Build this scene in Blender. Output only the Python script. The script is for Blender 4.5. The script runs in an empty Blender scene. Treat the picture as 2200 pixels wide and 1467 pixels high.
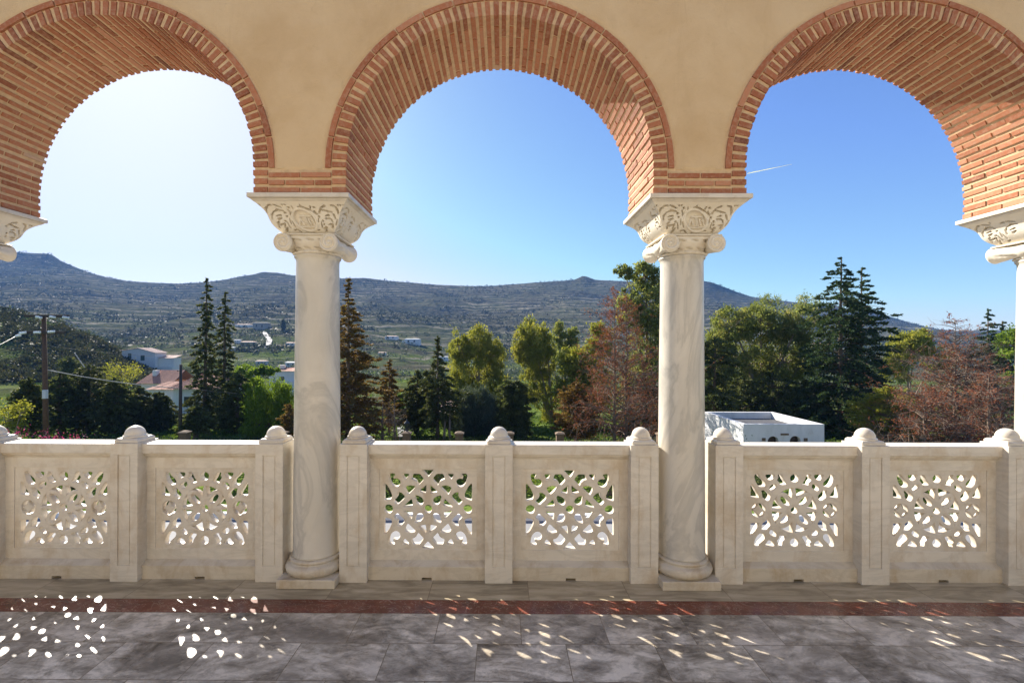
import bpy, bmesh, math, random
import numpy as np
from mathutils import Matrix, Vector
R = math.radians
sc = bpy.context.scene
C = sc.collection
# ------------------------------------------------------------------ camera, world, sun
F, U0, V0, H, CX = 984.0, 1078.26, 745.7, 1.649, 0.029      # calibrated from the photograph (2200 px wide)
cam = bpy.data.cameras.new('camera'); camo = bpy.data.objects.new('camera', cam); C.objects.link(camo)
camo.matrix_world = Matrix.Translation((CX, 0, H)) @ Matrix.Rotation(0.00327, 4, 'Z') @ Matrix.Rotation(R(90), 4, 'X') @ Matrix.Rotation(0.00287, 4, 'Z')
cam.sensor_width = 36; cam.lens = 36 * F / 2200
cam.shift_x = (1100 - U0) / 2200; cam.shift_y = (V0 - 733.5) / 2200
cam.clip_start = 0.05; cam.clip_end = 20000
sc.camera = camo
SUN = Vector((-.50, .59, .485)).normalized()
EL = math.asin(SUN.z); AZ = math.atan2(SUN.x, SUN.y)         # azimuth from +Y, clockwise positive
w = bpy.data.worlds.new('World'); sc.world = w; w.use_nodes = True
nt = w.node_tree; bg = nt.nodes['Background']
sky = nt.nodes.new('ShaderNodeTexSky'); sky.sky_type = 'NISHITA'; sky.sun_disc = False
sky.sun_elevation = EL; sky.sun_rotation = AZ
sky.air_density = 1.0; sky.dust_density = 0.5; sky.ozone_density = 6.0; sky.altitude = 100
hsv = nt.nodes.new('ShaderNodeHueSaturation'); hsv.inputs['Saturation'].default_value = 1.04
hsv.inputs['Hue'].default_value = .509
nt.links.new(sky.outputs[0], hsv.inputs['Color']); sep_ = nt.nodes.new('ShaderNodeSeparateColor'); com_ = nt.nodes.new('ShaderNodeCombineColor'); nt.links.new(hsv.outputs[0], sep_.inputs[0])
for i_ in range(3):                                             # the brightest part of the sky near the sun rolls off softly
    a_ = nt.nodes.new('ShaderNodeMath'); a_.operation = 'MULTIPLY_ADD'; a_.inputs[1].default_value = .25; a_.inputs[2].default_value = 3.0
    b_ = nt.nodes.new('ShaderNodeMath'); b_.operation = 'MINIMUM'
    nt.links.new(sep_.outputs[i_], a_.inputs[0]); nt.links.new(sep_.outputs[i_], b_.inputs[0]); nt.links.new(a_.outputs[0], b_.inputs[1]); nt.links.new(b_.outputs[0], com_.inputs[i_])
nt.links.new(com_.outputs[0], bg.inputs[0])
bg.inputs[1].default_value = 0.076
sl = bpy.data.lights.new('sun', 'SUN'); sl.energy = 5.0; sl.angle = R(0.53); sl.color = (1.0, .93, .82)
so = bpy.data.objects.new('sun', sl); C.objects.link(so); so.location = SUN * 50
so.rotation_euler = SUN.to_track_quat('Z', 'Y').to_euler()
sc.view_settings.view_transform = 'Standard'; sc.view_settings.look = 'None'
sc.view_settings.exposure = 1.5; sc.view_settings.gamma = 1.0
sc.render.engine = 'CYCLES'
cy = sc.cycles
cy.max_bounces = 10; cy.diffuse_bounces = 6; cy.glossy_bounces = 3; cy.transmission_bounces = 4; cy.volume_bounces = 0
cy.use_denoising = True; cy.sample_clamp_indirect = 6.0; cy.caustics_reflective = False; cy.caustics_refractive = False

# ------------------------------------------------------------------ helpers
rng = np.random.default_rng(7)
def at(px, py, Y):
    """the point of the place seen at pixel (px, py) of the photograph, Y metres in front of the camera"""
    U, V = px - 1100, py - 733.5
    U, V = U + V * .00287, V - U * .00287
    u, v = U + 1100 - U0, V + 733.5 - V0
    k = u / F; yaw = .00327
    x = (k * math.cos(yaw) - math.sin(yaw)) / (math.cos(yaw) + k * math.sin(yaw))
    return Vector((CX + x * Y, Y, H - v / F * Y))
def mesh_np(name, V, Fs, mat=None, parent=None, smooth=False, tint=None, loc=None):
    """one mesh object from arrays: V (n,3), Fs an (m,k) array or a list of such arrays"""
    if not isinstance(Fs, (list, tuple)): Fs = [Fs]
    Fs = [np.asarray(f, dtype=np.int32) for f in Fs if len(f)]
    V = np.asarray(V, dtype=np.float32)
    me = bpy.data.meshes.new(name)
    me.vertices.add(len(V)); me.vertices.foreach_set('co', V.ravel())
    li = np.concatenate([f.ravel() for f in Fs]); n = np.concatenate([np.full(len(f), f.shape[1]) for f in Fs])
    me.loops.add(len(li)); me.loops.foreach_set('vertex_index', li.astype(np.int32))
    me.polygons.add(len(n)); st = np.concatenate([[0], np.cumsum(n)[:-1]]).astype(np.int32)
    me.polygons.foreach_set('loop_start', st); me.polygons.foreach_set('loop_total', n.astype(np.int32))
    me.polygons.foreach_set('use_smooth', np.full(len(n), smooth))
    if tint is not None:
        a = me.attributes.new('tint', 'FLOAT', 'FACE'); a.data.foreach_set('value', np.asarray(tint, dtype=np.float32))
    me.update(calc_edges=True); me.validate()
    o = bpy.data.objects.new(name, me); C.objects.link(o)
    if mat: me.materials.append(mat)
    if parent: o.parent = parent
    if loc is not None: o.location = loc
    return o
def tag(o, label=None, cat=None, group=None, kind=None):
    if label: o['label'] = label
    if cat: o['category'] = cat
    if group: o['group'] = group
    if kind: o['kind'] = kind
    return o
def thing(name, label, cat, loc=(0, 0, 0), group=None, rz=0):
    o = bpy.data.objects.new(name, None); C.objects.link(o); o.location = loc; o.rotation_euler = (0, 0, rz)
    o.empty_display_size = .2
    return tag(o, label, cat, group)
def copy_tree(o, parent=None):
    c = o.copy(); C.objects.link(c)
    if parent: c.parent = parent
    for ch in list(o.children): copy_tree(ch, c)
    return c
class MB:
    """collects simple solids into one mesh"""
    def __init__(s): s.v = []; s.f = {}; s.t = {}; s.n = 0
    def add(s, V, Fc, tint=0.5):
        V = np.asarray(V, float)
        for f in Fc:
            k = len(f); s.f.setdefault(k, []).append([i + s.n for i in f]); s.t.setdefault(k, []).append(tint)
        s.v.append(V); s.n += len(V)
    def box(s, x0, x1, y0, y1, z0, z1, tint=.5):
        V = [(x0, y0, z0), (x1, y0, z0), (x1, y1, z0), (x0, y1, z0), (x0, y0, z1), (x1, y0, z1), (x1, y1, z1), (x0, y1, z1)]
        s.add(V, [(3, 2, 1, 0), (4, 5, 6, 7), (0, 1, 5, 4), (1, 2, 6, 5), (2, 3, 7, 6), (3, 0, 4, 7)], tint)
    def hexa(s, P, tint=.5):
        s.add(P, [(3, 2, 1, 0), (4, 5, 6, 7), (0, 1, 5, 4), (1, 2, 6, 5), (2, 3, 7, 6), (3, 0, 4, 7)], tint)
    def lathe(s, prof, c=(0, 0, 0), seg=32, axis='z', tint=.5):
        V = []; n = len(prof)
        for k in range(seg):
            a = 2 * math.pi * k / seg
            for r, z in prof:
                if axis == 'z': V.append((c[0] + r * math.cos(a), c[1] + r * math.sin(a), c[2] + z))
                elif axis == 'y': V.append((c[0] + r * math.cos(a), c[1] + z, c[2] + r * math.sin(a)))
                else: V.append((c[0] + z, c[1] + r * math.cos(a), c[2] + r * math.sin(a)))
        Fc = []
        for k in range(seg):
            k2 = (k + 1) % seg
            for j in range(n - 1): Fc.append((k * n + j, k2 * n + j, k2 * n + j + 1, k * n + j + 1))
        if prof[0][0] > 1e-6: Fc.append(tuple(k * n for k in range(seg))[::-1])
        if prof[-1][0] > 1e-6: Fc.append(tuple(k * n + n - 1 for k in range(seg)))
        s.add(V, Fc, tint)
    def prism(s, poly, x0, x1, axis='x', tint=.5):
        """polygon in the two other axes swept along an axis"""
        n = len(poly); V = []
        for q in (x0, x1):
            for a, b in poly: V.append((q, a, b) if axis == 'x' else (a, q, b) if axis == 'y' else (a, b, q))
        Fc = [tuple(range(n))[::-1], tuple(range(n, 2 * n))] + [(i, (i + 1) % n, n + (i + 1) % n, n + i) for i in range(n)]
        s.add(V, Fc, tint)
    def tube(s, pts, rad, sides=6, tint=.5, cap=True):
        P = np.asarray(pts, float); n = len(P)
        rad = np.full(n, rad) if np.isscalar(rad) else np.asarray(rad, float)
        T = np.gradient(P, axis=0); T /= np.linalg.norm(T, axis=1)[:, None] + 1e-9
        ref = np.array([0., 0, 1]) if abs(T[:, 2]).mean() < .8 else np.array([1., 0, 0])
        A = np.cross(T, ref); A /= np.linalg.norm(A, axis=1)[:, None] + 1e-9
        B = np.cross(T, A)
        an = np.arange(sides) * 2 * math.pi / sides
        V = P[:, None] + rad[:, None, None] * (np.cos(an)[None, :, None] * A[:, None] + np.sin(an)[None, :, None] * B[:, None])
        Fc = [(i * sides + k, i * sides + (k + 1) % sides, (i + 1) * sides + (k + 1) % sides, (i + 1) * sides + k) for i in range(n - 1) for k in range(sides)]
        if cap and sides > 2: Fc += [tuple(range(sides))[::-1], tuple((n - 1) * sides + k for k in range(sides))]
        s.add(V.reshape(-1, 3), Fc, tint)
    def build(s, name, mat, parent=None, smooth=False, bevel=0, loc=None, fix=True):
        Fs = [np.array(s.f[k]) for k in s.f]; t = np.concatenate([np.array(s.t[k]) for k in s.f])
        o = mesh_np(name, np.concatenate(s.v), Fs, mat, parent, smooth, t, loc)
        if fix:
            bm = bmesh.new(); bm.from_mesh(o.data); bmesh.ops.recalc_face_normals(bm, faces=bm.faces); bm.to_mesh(o.data); bm.free()
        if bevel:
            m = o.modifiers.new('bevel', 'BEVEL'); m.width = bevel; m.segments = 2; m.limit_method = 'ANGLE'; m.angle_limit = R(40)
        return o

# ------------------------------------------------------------------ materials
def mat_new(name):
    m = bpy.data.materials.new(name); m.use_nodes = True
    return m, m.node_tree, m.node_tree.nodes['Principled BSDF']
def N(nt, t, **kw):
    n = nt.nodes.new(t)
    for k, v in kw.items():
        if k in n.inputs and not hasattr(n, k): n.inputs[k].default_value = v
        else: setattr(n, k, v)
    return n
def ramp(nt, src, stops):
    r = nt.nodes.new('ShaderNodeValToRGB'); e = r.color_ramp.elements
    while len(e) < len(stops): e.new(.5)
    for q, (p, c) in zip(e, stops): q.position = p; q.color = (*c, 1) if len(c) == 3 else c
    nt.links.new(src, r.inputs[0]); return r.outputs[0]
def mix(nt, fac, a, b, mode='MIX'):
    m = nt.nodes.new('ShaderNodeMix'); m.data_type = 'RGBA'; m.blend_type = mode
    for sock, v in ((m.inputs[0], fac), (m.inputs[6], a), (m.inputs[7], b)):
        if hasattr(v, 'is_output'): nt.links.new(v, sock)
        elif isinstance(v, (int, float)): sock.default_value = v
        else: sock.default_value = (*v, 1) if len(v) == 3 else v
    return m.outputs[2]
def math_(nt, op, a, b=0.0, clamp=False):
    m = nt.nodes.new('ShaderNodeMath'); m.operation = op; m.use_clamp = clamp
    for i, v in enumerate((a, b)):
        if hasattr(v, 'is_output'): nt.links.new(v, m.inputs[i])
        else: m.inputs[i].default_value = v
    return m.outputs[0]
def noise(nt, vec, scale, detail=4, rough=.55, dist=0, w=None):
    n = nt.nodes.new('ShaderNodeTexNoise')
    if w is not None:
        n.noise_dimensions = '4D'
        nt.links.new(w, n.inputs['W'])
    n.inputs['Scale'].default_value = scale; n.inputs['Detail'].default_value = detail
    n.inputs['Roughness'].default_value = rough; n.inputs['Distortion'].default_value = dist
    if vec is not None: nt.links.new(vec, n.inputs['Vector'])
    return n.outputs['Fac']
def coords(nt, scale=(1, 1, 1), rot=(0, 0, 0), world=False, perobj=False):
    if world: src = nt.nodes.new('ShaderNodeNewGeometry').outputs['Position']
    else: src = nt.nodes.new('ShaderNodeTexCoord').outputs['Object']
    mp = nt.nodes.new('ShaderNodeMapping'); mp.inputs['Scale'].default_value = scale; mp.inputs['Rotation'].default_value = rot
    nt.links.new(src, mp.inputs[0])
    out = mp.outputs[0]
    if perobj:
        oi = nt.nodes.new('ShaderNodeObjectInfo'); ml = nt.nodes.new('ShaderNodeVectorMath'); ml.operation = 'MULTIPLY_ADD'
        cx = nt.nodes.new('ShaderNodeCombineXYZ')
        for i in range(3): nt.links.new(oi.outputs['Random'], cx.inputs[i])
        nt.links.new(cx.outputs[0], ml.inputs[0]); ml.inputs[1].default_value = (37, 53, 71); nt.links.new(out, ml.inputs[2]); out = ml.outputs[0]
    return out
def bump(nt, p, h, strength=.3, dist=.01):
    b = nt.nodes.new('ShaderNodeBump'); b.inputs['Strength'].default_value = strength; b.inputs['Distance'].default_value = dist
    nt.links.new(h, b.inputs['Height']); nt.links.new(b.outputs[0], p.inputs['Normal'])
def plain(name, col, rough=.7, var=.12, scale=8, metallic=0):
    m, nt, p = mat_new(name)
    v = coords(nt); n = noise(nt, v, scale, 5)
    lo = tuple(c * (1 - var) for c in col); hi = tuple(min(1, c * (1 + var)) for c in col)
    nt.links.new(ramp(nt, n, [(.3, lo), (.7, hi)]), p.inputs['Base Color'])
    p.inputs['Roughness'].default_value = rough; p.inputs['Metallic'].default_value = metallic
    return m
def marble(name, base, vein, stain, vs=2.2, rot=(0, .6, 0), amount=.5, rough=.35, stain_amt=.5, stretch=(1, 1, 3)):
    m, nt, p = mat_new(name)
    v = coords(nt, stretch, rot, perobj=True)
    n1 = noise(nt, v, vs, 7, .6, 1.6)
    veins = ramp(nt, n1, [(.36, (0, 0, 0)), (.47, (1, 1, 1)), (.52, (.25,) * 3), (.62, (0, 0, 0))])
    cl = ramp(nt, noise(nt, v, vs * .45, 5, .6, .6), [(.35, (0, 0, 0)), (.7, (1, 1, 1))])
    c1 = mix(nt, math_(nt, 'MULTIPLY', cl, amount * .8), base, vein)
    c2 = mix(nt, math_(nt, 'MULTIPLY', veins, amount * .55), c1, tuple(x * .72 for x in vein))
    st = ramp(nt, noise(nt, coords(nt, (1, 1, .45), perobj=True), 6.5, 6, .7, .4), [(.48, (0, 0, 0)), (.7, (1, 1, 1))])
    c3 = mix(nt, math_(nt, 'MULTIPLY', st, stain_amt), c2, stain)
    nt.links.new(c3, p.inputs['Base Color'])
    p.inputs['Roughness'].default_value = rough
    bump(nt, p, noise(nt, coords(nt), 60, 4), .12, .002)
    return m
M = {}
M['marble_cream'] = marble('cream marble', (.67, .61, .515), (.52, .475, .40), (.46, .355, .235), 2.2, (0, .5, .2), .55, .38, .7)
M['marble_base'] = marble('stained base marble', (.60, .53, .42), (.46, .39, .29), (.38, .27, .15), 2.4, (0, .2, .1), .55, .45, .7)
M['marble_grey'] = marble('column marble', (.675, .62, .525), (.41, .39, .35), (.56, .47, .34), 2.6, (.35, .95, .2), .9, .3, .2, (1.0, 1.0, .55))
M['marble_carved'] = marble('carved marble', (.72, .66, .55), (.66, .59, .48), (.60, .48, .32), 3, (0, .4, 0), .3, .5, .3)
def mat_brick():
    m, nt, p = mat_new('clay brick')
    a = N(nt, 'ShaderNodeAttribute', attribute_name='tint')
    c = ramp(nt, a.outputs['Fac'], [(0, (.17, .052, .025)), (.3, (.32, .105, .045)), (.6, (.43, .165, .078)), (.85, (.49, .23, .13)), (1, (.52, .35, .23))])
    n = noise(nt, coords(nt), 45, 5, .65)
    c2 = mix(nt, ramp(nt, n, [(.45, (0, 0, 0)), (.75, (.7,) * 3)]), c, (.46, .29, .19))
    nt.links.new(c2, p.inputs['Base Color']); p.inputs['Roughness'].default_value = .85
    bump(nt, p, noise(nt, coords(nt), 120, 4), .35, .004)
    return m
M['brick'] = mat_brick()
M['mortar'] = plain('lime mortar', (.60, .43, .255), .95, .15, 30)
def mat_plaster():
    m, nt, p = mat_new('ochre plaster')
    v = coords(nt)
    c = ramp(nt, noise(nt, v, 2.2, 8, .62, .4), [(.3, (.55, .385, .21)), (.5, (.61, .445, .258)), (.72, (.66, .50, .305))])
    sp = ramp(nt, noise(nt, v, 11, 7, .75, 1.2), [(.6, (0, 0, 0)), (.72, (.35,) * 3)])
    c = mix(nt, sp, c, (.43, .295, .16))
    ck = N(nt, 'ShaderNodeTexVoronoi', feature='DISTANCE_TO_EDGE'); ck.inputs['Scale'].default_value = 1.3
    vw = N(nt, 'ShaderNodeVectorMath', operation='MULTIPLY_ADD'); nn = N(nt, 'ShaderNodeTexNoise'); nn.inputs['Scale'].default_value = 3; nn.inputs['Detail'].default_value = 6; nt.links.new(v, nn.inputs['Vector'])
    nt.links.new(nn.outputs['Color'], vw.inputs[0]); vw.inputs[1].default_value = (.5, .5, .5); nt.links.new(v, vw.inputs[2]); nt.links.new(vw.outputs[0], ck.inputs['Vector'])
    ckm = math_(nt, 'MULTIPLY', ramp(nt, ck.outputs['Distance'], [(0, (1, 1, 1)), (.006, (0, 0, 0))]), ramp(nt, noise(nt, v, 1.1, 3), [(.5, (0, 0, 0)), (.6, (.45,) * 3)]))
    c = mix(nt, ckm, c, (.36, .24, .13))
    stn = ramp(nt, noise(nt, coords(nt, (2.4, 2.4, .5)), 1.6, 7, .65, .6), [(.55, (0, 0, 0)), (.8, (.5,) * 3)])
    c = mix(nt, stn, c, (.45, .31, .17))
    nt.links.new(c, p.inputs['Base Color']); p.inputs['Roughness'].default_value = .9
    bump(nt, p, math_(nt, 'ADD', noise(nt, v, 7, 6, .6), math_(nt, 'MULTIPLY', noise(nt, v, 55, 5, .7), .35)), .35, .03)
    return m
M['plaster'] = mat_plaster()
def mat_tiles():
    """grey marble paving slabs, each with veining of its own"""
    m, nt, p = mat_new('grey marble slabs')
    co = coords(nt)
    b = N(nt, 'ShaderNodeTexBrick', offset=.5, squash=1.0)
    for k, v in (('Scale', 1.0), ('Mortar Size', .0022), ('Mortar Smooth', .1), ('Bias', 0), ('Brick Width', .49), ('Row Height', .287)): b.inputs[k].default_value = v
    b.inputs['Color1'].default_value = (0, 0, 0, 1); b.inputs['Color2'].default_value = (1, 1, 1, 1); b.inputs['Mortar'].default_value = (.5, .5, .5, 1)
    nt.links.new(co, b.inputs['Vector'])
    rnd = math_(nt, 'MULTIPLY', b.outputs['Color'], 40.0)
    v2 = coords(nt, (1.0, 1.9, 1), (0, 0, .75))
    n1 = noise(nt, v2, 2.3, 9, .66, 1.3, rnd)
    n2 = noise(nt, v2, 6.5, 9, .72, 1.6, rnd)
    c = ramp(nt, math_(nt, 'ADD', math_(nt, 'MULTIPLY', n1, .6), math_(nt, 'MULTIPLY', n2, .4)), [(.40, (.105, .086, .064)), (.465, (.25, .21, .16)), (.52, (.44, .38, .295)), (.585, (.74, .65, .52))])
    hu = ramp(nt, noise(nt, co, 1.1, 5, .6, .5, rnd), [(.5, (0, 0, 0)), (.7, (.5,) * 3)])
    c = mix(nt, hu, c, (.40, .34, .27))
    c = mix(nt, ramp(nt, b.outputs['Color'], [(0, (.86,) * 3), (1, (1.06,) * 3)]), (0, 0, 0), c) if False else c
    c = mix(nt, b.outputs['Fac'], c, (.17, .125, .075))
    nt.links.new(c, p.inputs['Base Color'])
    rr = ramp(nt, noise(nt, co, 9, 5), [(.3, (.2,) * 3), (.7, (.36,) * 3)])
    nt.links.new(rr, p.inputs['Roughness'])
    bump(nt, p, math_(nt, 'ADD', math_(nt, 'MULTIPLY', b.outputs['Fac'], -1.0), math_(nt, 'MULTIPLY', noise(nt, co, 14, 5), .15)), .3, .003)
    return m
M['tiles'] = mat_tiles()
def mat_slab():
    m, nt, p = mat_new('beige marble threshold')
    co = coords(nt)
    b = N(nt, 'ShaderNodeTexBrick', offset=.5, squash=1.0)
    for k, v in (('Scale', 1.0), ('Mortar Size', .0018), ('Bias', 0), ('Brick Width', .665), ('Row Height', 4.0)): b.inputs[k].default_value = v
    b.inputs['Color1'].default_value = (0, 0, 0, 1); b.inputs['Color2'].default_value = (1, 1, 1, 1)
    mp = N(nt, 'ShaderNodeMapping'); mp.inputs['Location'].default_value = (.13, -1.0, 0); nt.links.new(co, mp.inputs[0]); nt.links.new(mp.outputs[0], b.inputs['Vector'])
    rnd = math_(nt, 'MULTIPLY', b.outputs['Color'], 30.0)
    n1 = noise(nt, coords(nt, (1.0, 5.0, 1), (0, 0, -.22)), 2.6, 9, .62, .9, rnd)
    c = ramp(nt, n1, [(.3, (.17, .135, .085)), (.45, (.31, .25, .16)), (.55, (.44, .36, .235)), (.7, (.54, .46, .33))])
    c = mix(nt, b.outputs['Fac'], c, (.15, .10, .06))
    nt.links.new(c, p.inputs['Base Color']); p.inputs['Roughness'].default_value = .36
    return m
M['slab'] = mat_slab()
def mat_redmarble():
    m, nt, p = mat_new('red marble')
    co = coords(nt, (1, 1.6, 1), (0, 0, .5))
    c = ramp(nt, noise(nt, co, 5, 8, .65, 1.0), [(.3, (.085, .022, .014)), (.55, (.16, .04, .024)), (.75, (.25, .075, .045))])
    n = noise(nt, co, 6.5, 6, .6, 2.2)
    ve = ramp(nt, n, [(.49, (0, 0, 0)), (.5, (.8,) * 3), (.51, (0, 0, 0))])
    c = mix(nt, ve, c, (.50, .34, .26))
    nt.links.new(c, p.inputs['Base Color']); p.inputs['Roughness'].default_value = .25
    return m
M['red'] = mat_redmarble()
def leafmat(name, c0, c1, c2=None, trans=.35, rough=.6):
    """foliage: colour varies leaf by leaf and clump by clump; light passes through the leaves"""
    m, nt, p = mat_new(name)
    a = N(nt, 'ShaderNodeAttribute', attribute_name='tint')
    st = [(0, c0), (.7, c1)] + ([(1, c2)] if c2 else [])
    c = ramp(nt, a.outputs['Fac'], st)
    nt.links.new(c, p.inputs['Base Color']); p.inputs['Roughness'].default_value = rough
    p.inputs['Specular IOR Level'].default_value = .06
    tr = N(nt, 'ShaderNodeBsdfTranslucent'); nt.links.new(mix(nt, 1.0, c, (1.0, .95, .55), 'MULTIPLY'), tr.inputs['Color'])
    mx = N(nt, 'ShaderNodeMixShader'); mx.inputs[0].default_value = trans
    nt.links.new(p.outputs[0], mx.inputs[1]); nt.links.new(tr.outputs[0], mx.inputs[2])
    nt.links.new(mx.outputs[0], nt.nodes['Material Output'].inputs[0])
    return m
M['leaf_dark'] = leafmat('dark conifer foliage', (.04, .052, .02), (.105, .125, .048), (.20, .18, .07), .3)
M['leaf_black'] = leafmat('deep green cypress foliage', (.045, .058, .022), (.12, .145, .055), (.24, .225, .09), .34)
M['leaf_spruce'] = leafmat('blue green conifer foliage', (.025, .045, .02), (.065, .105, .045), (.12, .15, .06), .25)
M['leaf_euc'] = leafmat('olive yellow eucalyptus leaves', (.14, .16, .03), (.33, .34, .07), (.45, .38, .11), .5)
M['leaf_euc_green'] = leafmat('grey green eucalyptus leaves', (.10, .13, .038), (.27, .31, .10), (.46, .36, .14), .55)
M['leaf_bright'] = leafmat('bright pepper tree leaves', (.08, .13, .02), (.18, .27, .035), (.28, .34, .06), .48)
M['leaf_yellow'] = leafmat('yellow green leaves', (.14, .16, .025), (.33, .34, .06), (.42, .36, .08), .5)
M['leaf_brown'] = leafmat('browned conifer foliage', (.10, .065, .022), (.23, .145, .05), (.19, .18, .055), .35)
M['leaf_rust'] = leafmat('rust coloured dead needles', (.15, .055, .03), (.30, .105, .06), (.32, .19, .11), .35)
M['leaf_casuarina'] = leafmat('dusky blue green foliage', (.035, .052, .038), (.10, .13, .095), (.17, .19, .13), .28)
M['leaf_hedge'] = leafmat('hedge leaves', (.04, .08, .014), (.09, .15, .03), (.15, .21, .05), .35)
M['leaf_scrub'] = leafmat('dry scrub', (.028, .036, .018), (.05, .058, .03), (.085, .08, .042), .15)
M['leaf_slope'] = leafmat('slope shrubs', (.03, .036, .015), (.065, .07, .03), (.12, .10, .05), .2)
M['petal'] = leafmat('magenta bracts', (.32, .03, .16), (.45, .06, .25), None, .4)
M['bark'] = plain('grey brown bark', (.13, .095, .065), .9, .3, 14)
M['bark_pale'] = plain('pale bark', (.26, .21, .16), .9, .3, 10)
M['bark_dead'] = plain('dead wood', (.20, .145, .105), .9, .25, 12)
def mat_wash():
    m, nt, p = mat_new('weathered white wash')
    c = ramp(nt, noise(nt, coords(nt, (1, 1, .35)), 2.2, 7, .65, .5), [(.35, (.66, .655, .65)), (.6, (.60, .595, .58)), (.8, (.42, .40, .375))])
    c = mix(nt, ramp(nt, noise(nt, coords(nt), 9, 6, .7), [(.62, (0, 0, 0)), (.75, (.6,) * 3)]), c, (.36, .33, .28))
    nt.links.new(c, p.inputs['Base Color']); p.inputs['Roughness'].default_value = .9
    bump(nt, p, noise(nt, coords(nt), 12, 6), .4, .02); return m
M['white'] = mat_wash()
M['cream_wall'] = plain('pale render', (.70, .66, .58), .85, .06, 3)
M['rear_render'] = plain('rear wall render', (.44, .40, .33), .9, .1, 2)
M['rooftile'] = plain('terracotta roof tiles', (.42, .19, .12), .85, .25, 6)
M['roof_pale'] = plain('weathered roof tiles', (.55, .36, .28), .85, .15, 3)
M['shutter'] = plain('green shutter paint', (.045, .09, .08), .6)
M['dark_glass'] = plain('dark pane', (.03, .035, .045), .15)
M['pole'] = plain('creosoted wood', (.11, .058, .032), .85, .25, 10)
M['pole_dark'] = plain('dark wood', (.055, .042, .035), .85, .2, 10)
M['porcelain'] = plain('glass insulators', (.75, .80, .82), .12)
M['wire'] = plain('black cable', (.05, .05, .055), .5)
M['cable'] = plain('grey twisted cable', (.42, .39, .37), .5)
M['iron'] = plain('black iron', (.02, .02, .022), .5)
M['pillar'] = plain('sandstone pillar', (.15, .10, .06), .9, .2, 9)
M['asphalt'] = plain('roof felt', (.07, .07, .075), .9, .2, 5)
M['concrete'] = plain('courtyard paving', (.22, .215, .21), .85, .12, .6)
M['stonewall'] = plain('dry stone', (.30, .27, .23), .95, .3, 1.5)
M['kerb'] = plain('white kerb paint', (.75, .75, .74), .7, .06, 4)
M['cloud'] = leafmat('vapour', (.95, .95, .95), (.95, .95, .95), None, .75)
M['carpaint_white'] = plain('white car paint', (.75, .75, .76), .2, .02, 1)
M['carpaint_red'] = plain('red car paint', (.30, .03, .035), .2, .02, 1)
M['tyre'] = plain('tyre rubber', (.02, .02, .02), .8)
M['chrome'] = plain('bright metal', (.6, .6, .6), .2, .02, 1, 1)
M['lamp_lens'] = plain('red lamp lens', (.4, .02, .02), .2, .02, 1)

# ------------------------------------------------------------------ the gallery: floor, wall with arches, columns, balustrade
S = 2.628; YC = 3.31; ZA = 2.652                        # bay width, axis of the arcade, top of the imposts
PITCH = S / 2 - .295                                    # balustrade post spacing from the middle of a bay
RI = S / 2 - .3055; ZC = 2.82                           # arch radius and springing centre
RE = RI + .137                                          # outside of the brick ring
YF, YB = 3.008, 3.612                                   # brick faces of the arcade
XEND = 2.5 * S
ZTOP = 4.75
def sheet(name, x0, x1, y0, y1, z, mat, kind='structure', thick=0):
    m = MB()
    if thick: m.box(x0, x1, y0, y1, z - thick, z)
    else: m.add([(x0, y0, z), (x1, y0, z), (x1, y1, z), (x0, y1, z)], [(0, 1, 2, 3)])
    o = m.build(name, mat, fix=bool(thick)); tag(o, kind=kind); return o
BACK = -3.4
# the slab courses are laid from the edge of the red strip: the object origin puts the joints there
fl = sheet('floor', -8, 8, BACK - 2.835, 0, 0, M['tiles'], thick=.3); fl.location = (.135, 2.835, 0)
sheet('floor_border', -8, 8, 2.835, 2.988, 0, M['red'], thick=.3)
sheet('floor_threshold', -8, 8, 2.988, 3.62, 0, M['slab'], thick=.3)

def arc_strip(mb, bays, r, zc, ztop, zbot, y0, y1, xl, xr, nseg=48, soffit=True, back=True, inset=0, soft=None):
    """a wall between y0 and y1 with a round headed opening of radius r in every bay"""
    for xc in bays:
        an = [math.pi - math.pi * i / nseg for i in range(nseg + 1)]
        xs = [xc + r * math.cos(a) for a in an]; zs = [zc + r * math.sin(a) for a in an]
        for i in range(nseg):
            a, b = (xs[i], zs[i]), (xs[i + 1], zs[i + 1])
            mb.add([(a[0], y0, a[1]), (b[0], y0, b[1]), (b[0], y0, ztop), (a[0], y0, ztop)], [(0, 1, 2, 3)])
            if back: mb.add([(a[0], y1, a[1]), (b[0], y1, b[1]), (b[0], y1, ztop), (a[0], y1, ztop)], [(3, 2, 1, 0)])
            if soffit: mb.add([(a[0], y0, a[1]), (a[0], y1, a[1]), (b[0], y1, b[1]), (b[0], y0, b[1])], [(0, 1, 2, 3)])
        if soffit:
            for x in (xc - r, xc + r):
                q = [(x, y0, zbot), (x, y1, zbot), (x, y1, zc), (x, y0, zc)]
                mb.add(q, [(0, 1, 2, 3)] if x > xc else [(3, 2, 1, 0)])
    ed = sorted([xl, xr] + [xc - r for xc in bays] + [xc + r for xc in bays])
    for i in range(0, len(ed), 2):
        x0, x1 = ed[i], ed[i + 1]
        mb.add([(x0, y0, zbot), (x1, y0, zbot), (x1, y0, ztop), (x0, y0, ztop)], [(0, 1, 2, 3)])
        if back: mb.add([(x0, y1, zbot), (x1, y1, zbot), (x1, y1, ztop), (x0, y1, ztop)], [(3, 2, 1, 0)])
        mb.add([(x0, y0, zbot), (x1, y0, zbot), (x1, y1, zbot), (x0, y1, zbot)], [(3, 2, 1, 0)])
BAYS = [-2 * S, -S, 0, S, 2 * S]
wall = thing('arcade_wall', 'ochre plastered gallery wall carried on three visible brick arches', 'wall', (0, YC, 0))
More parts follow.
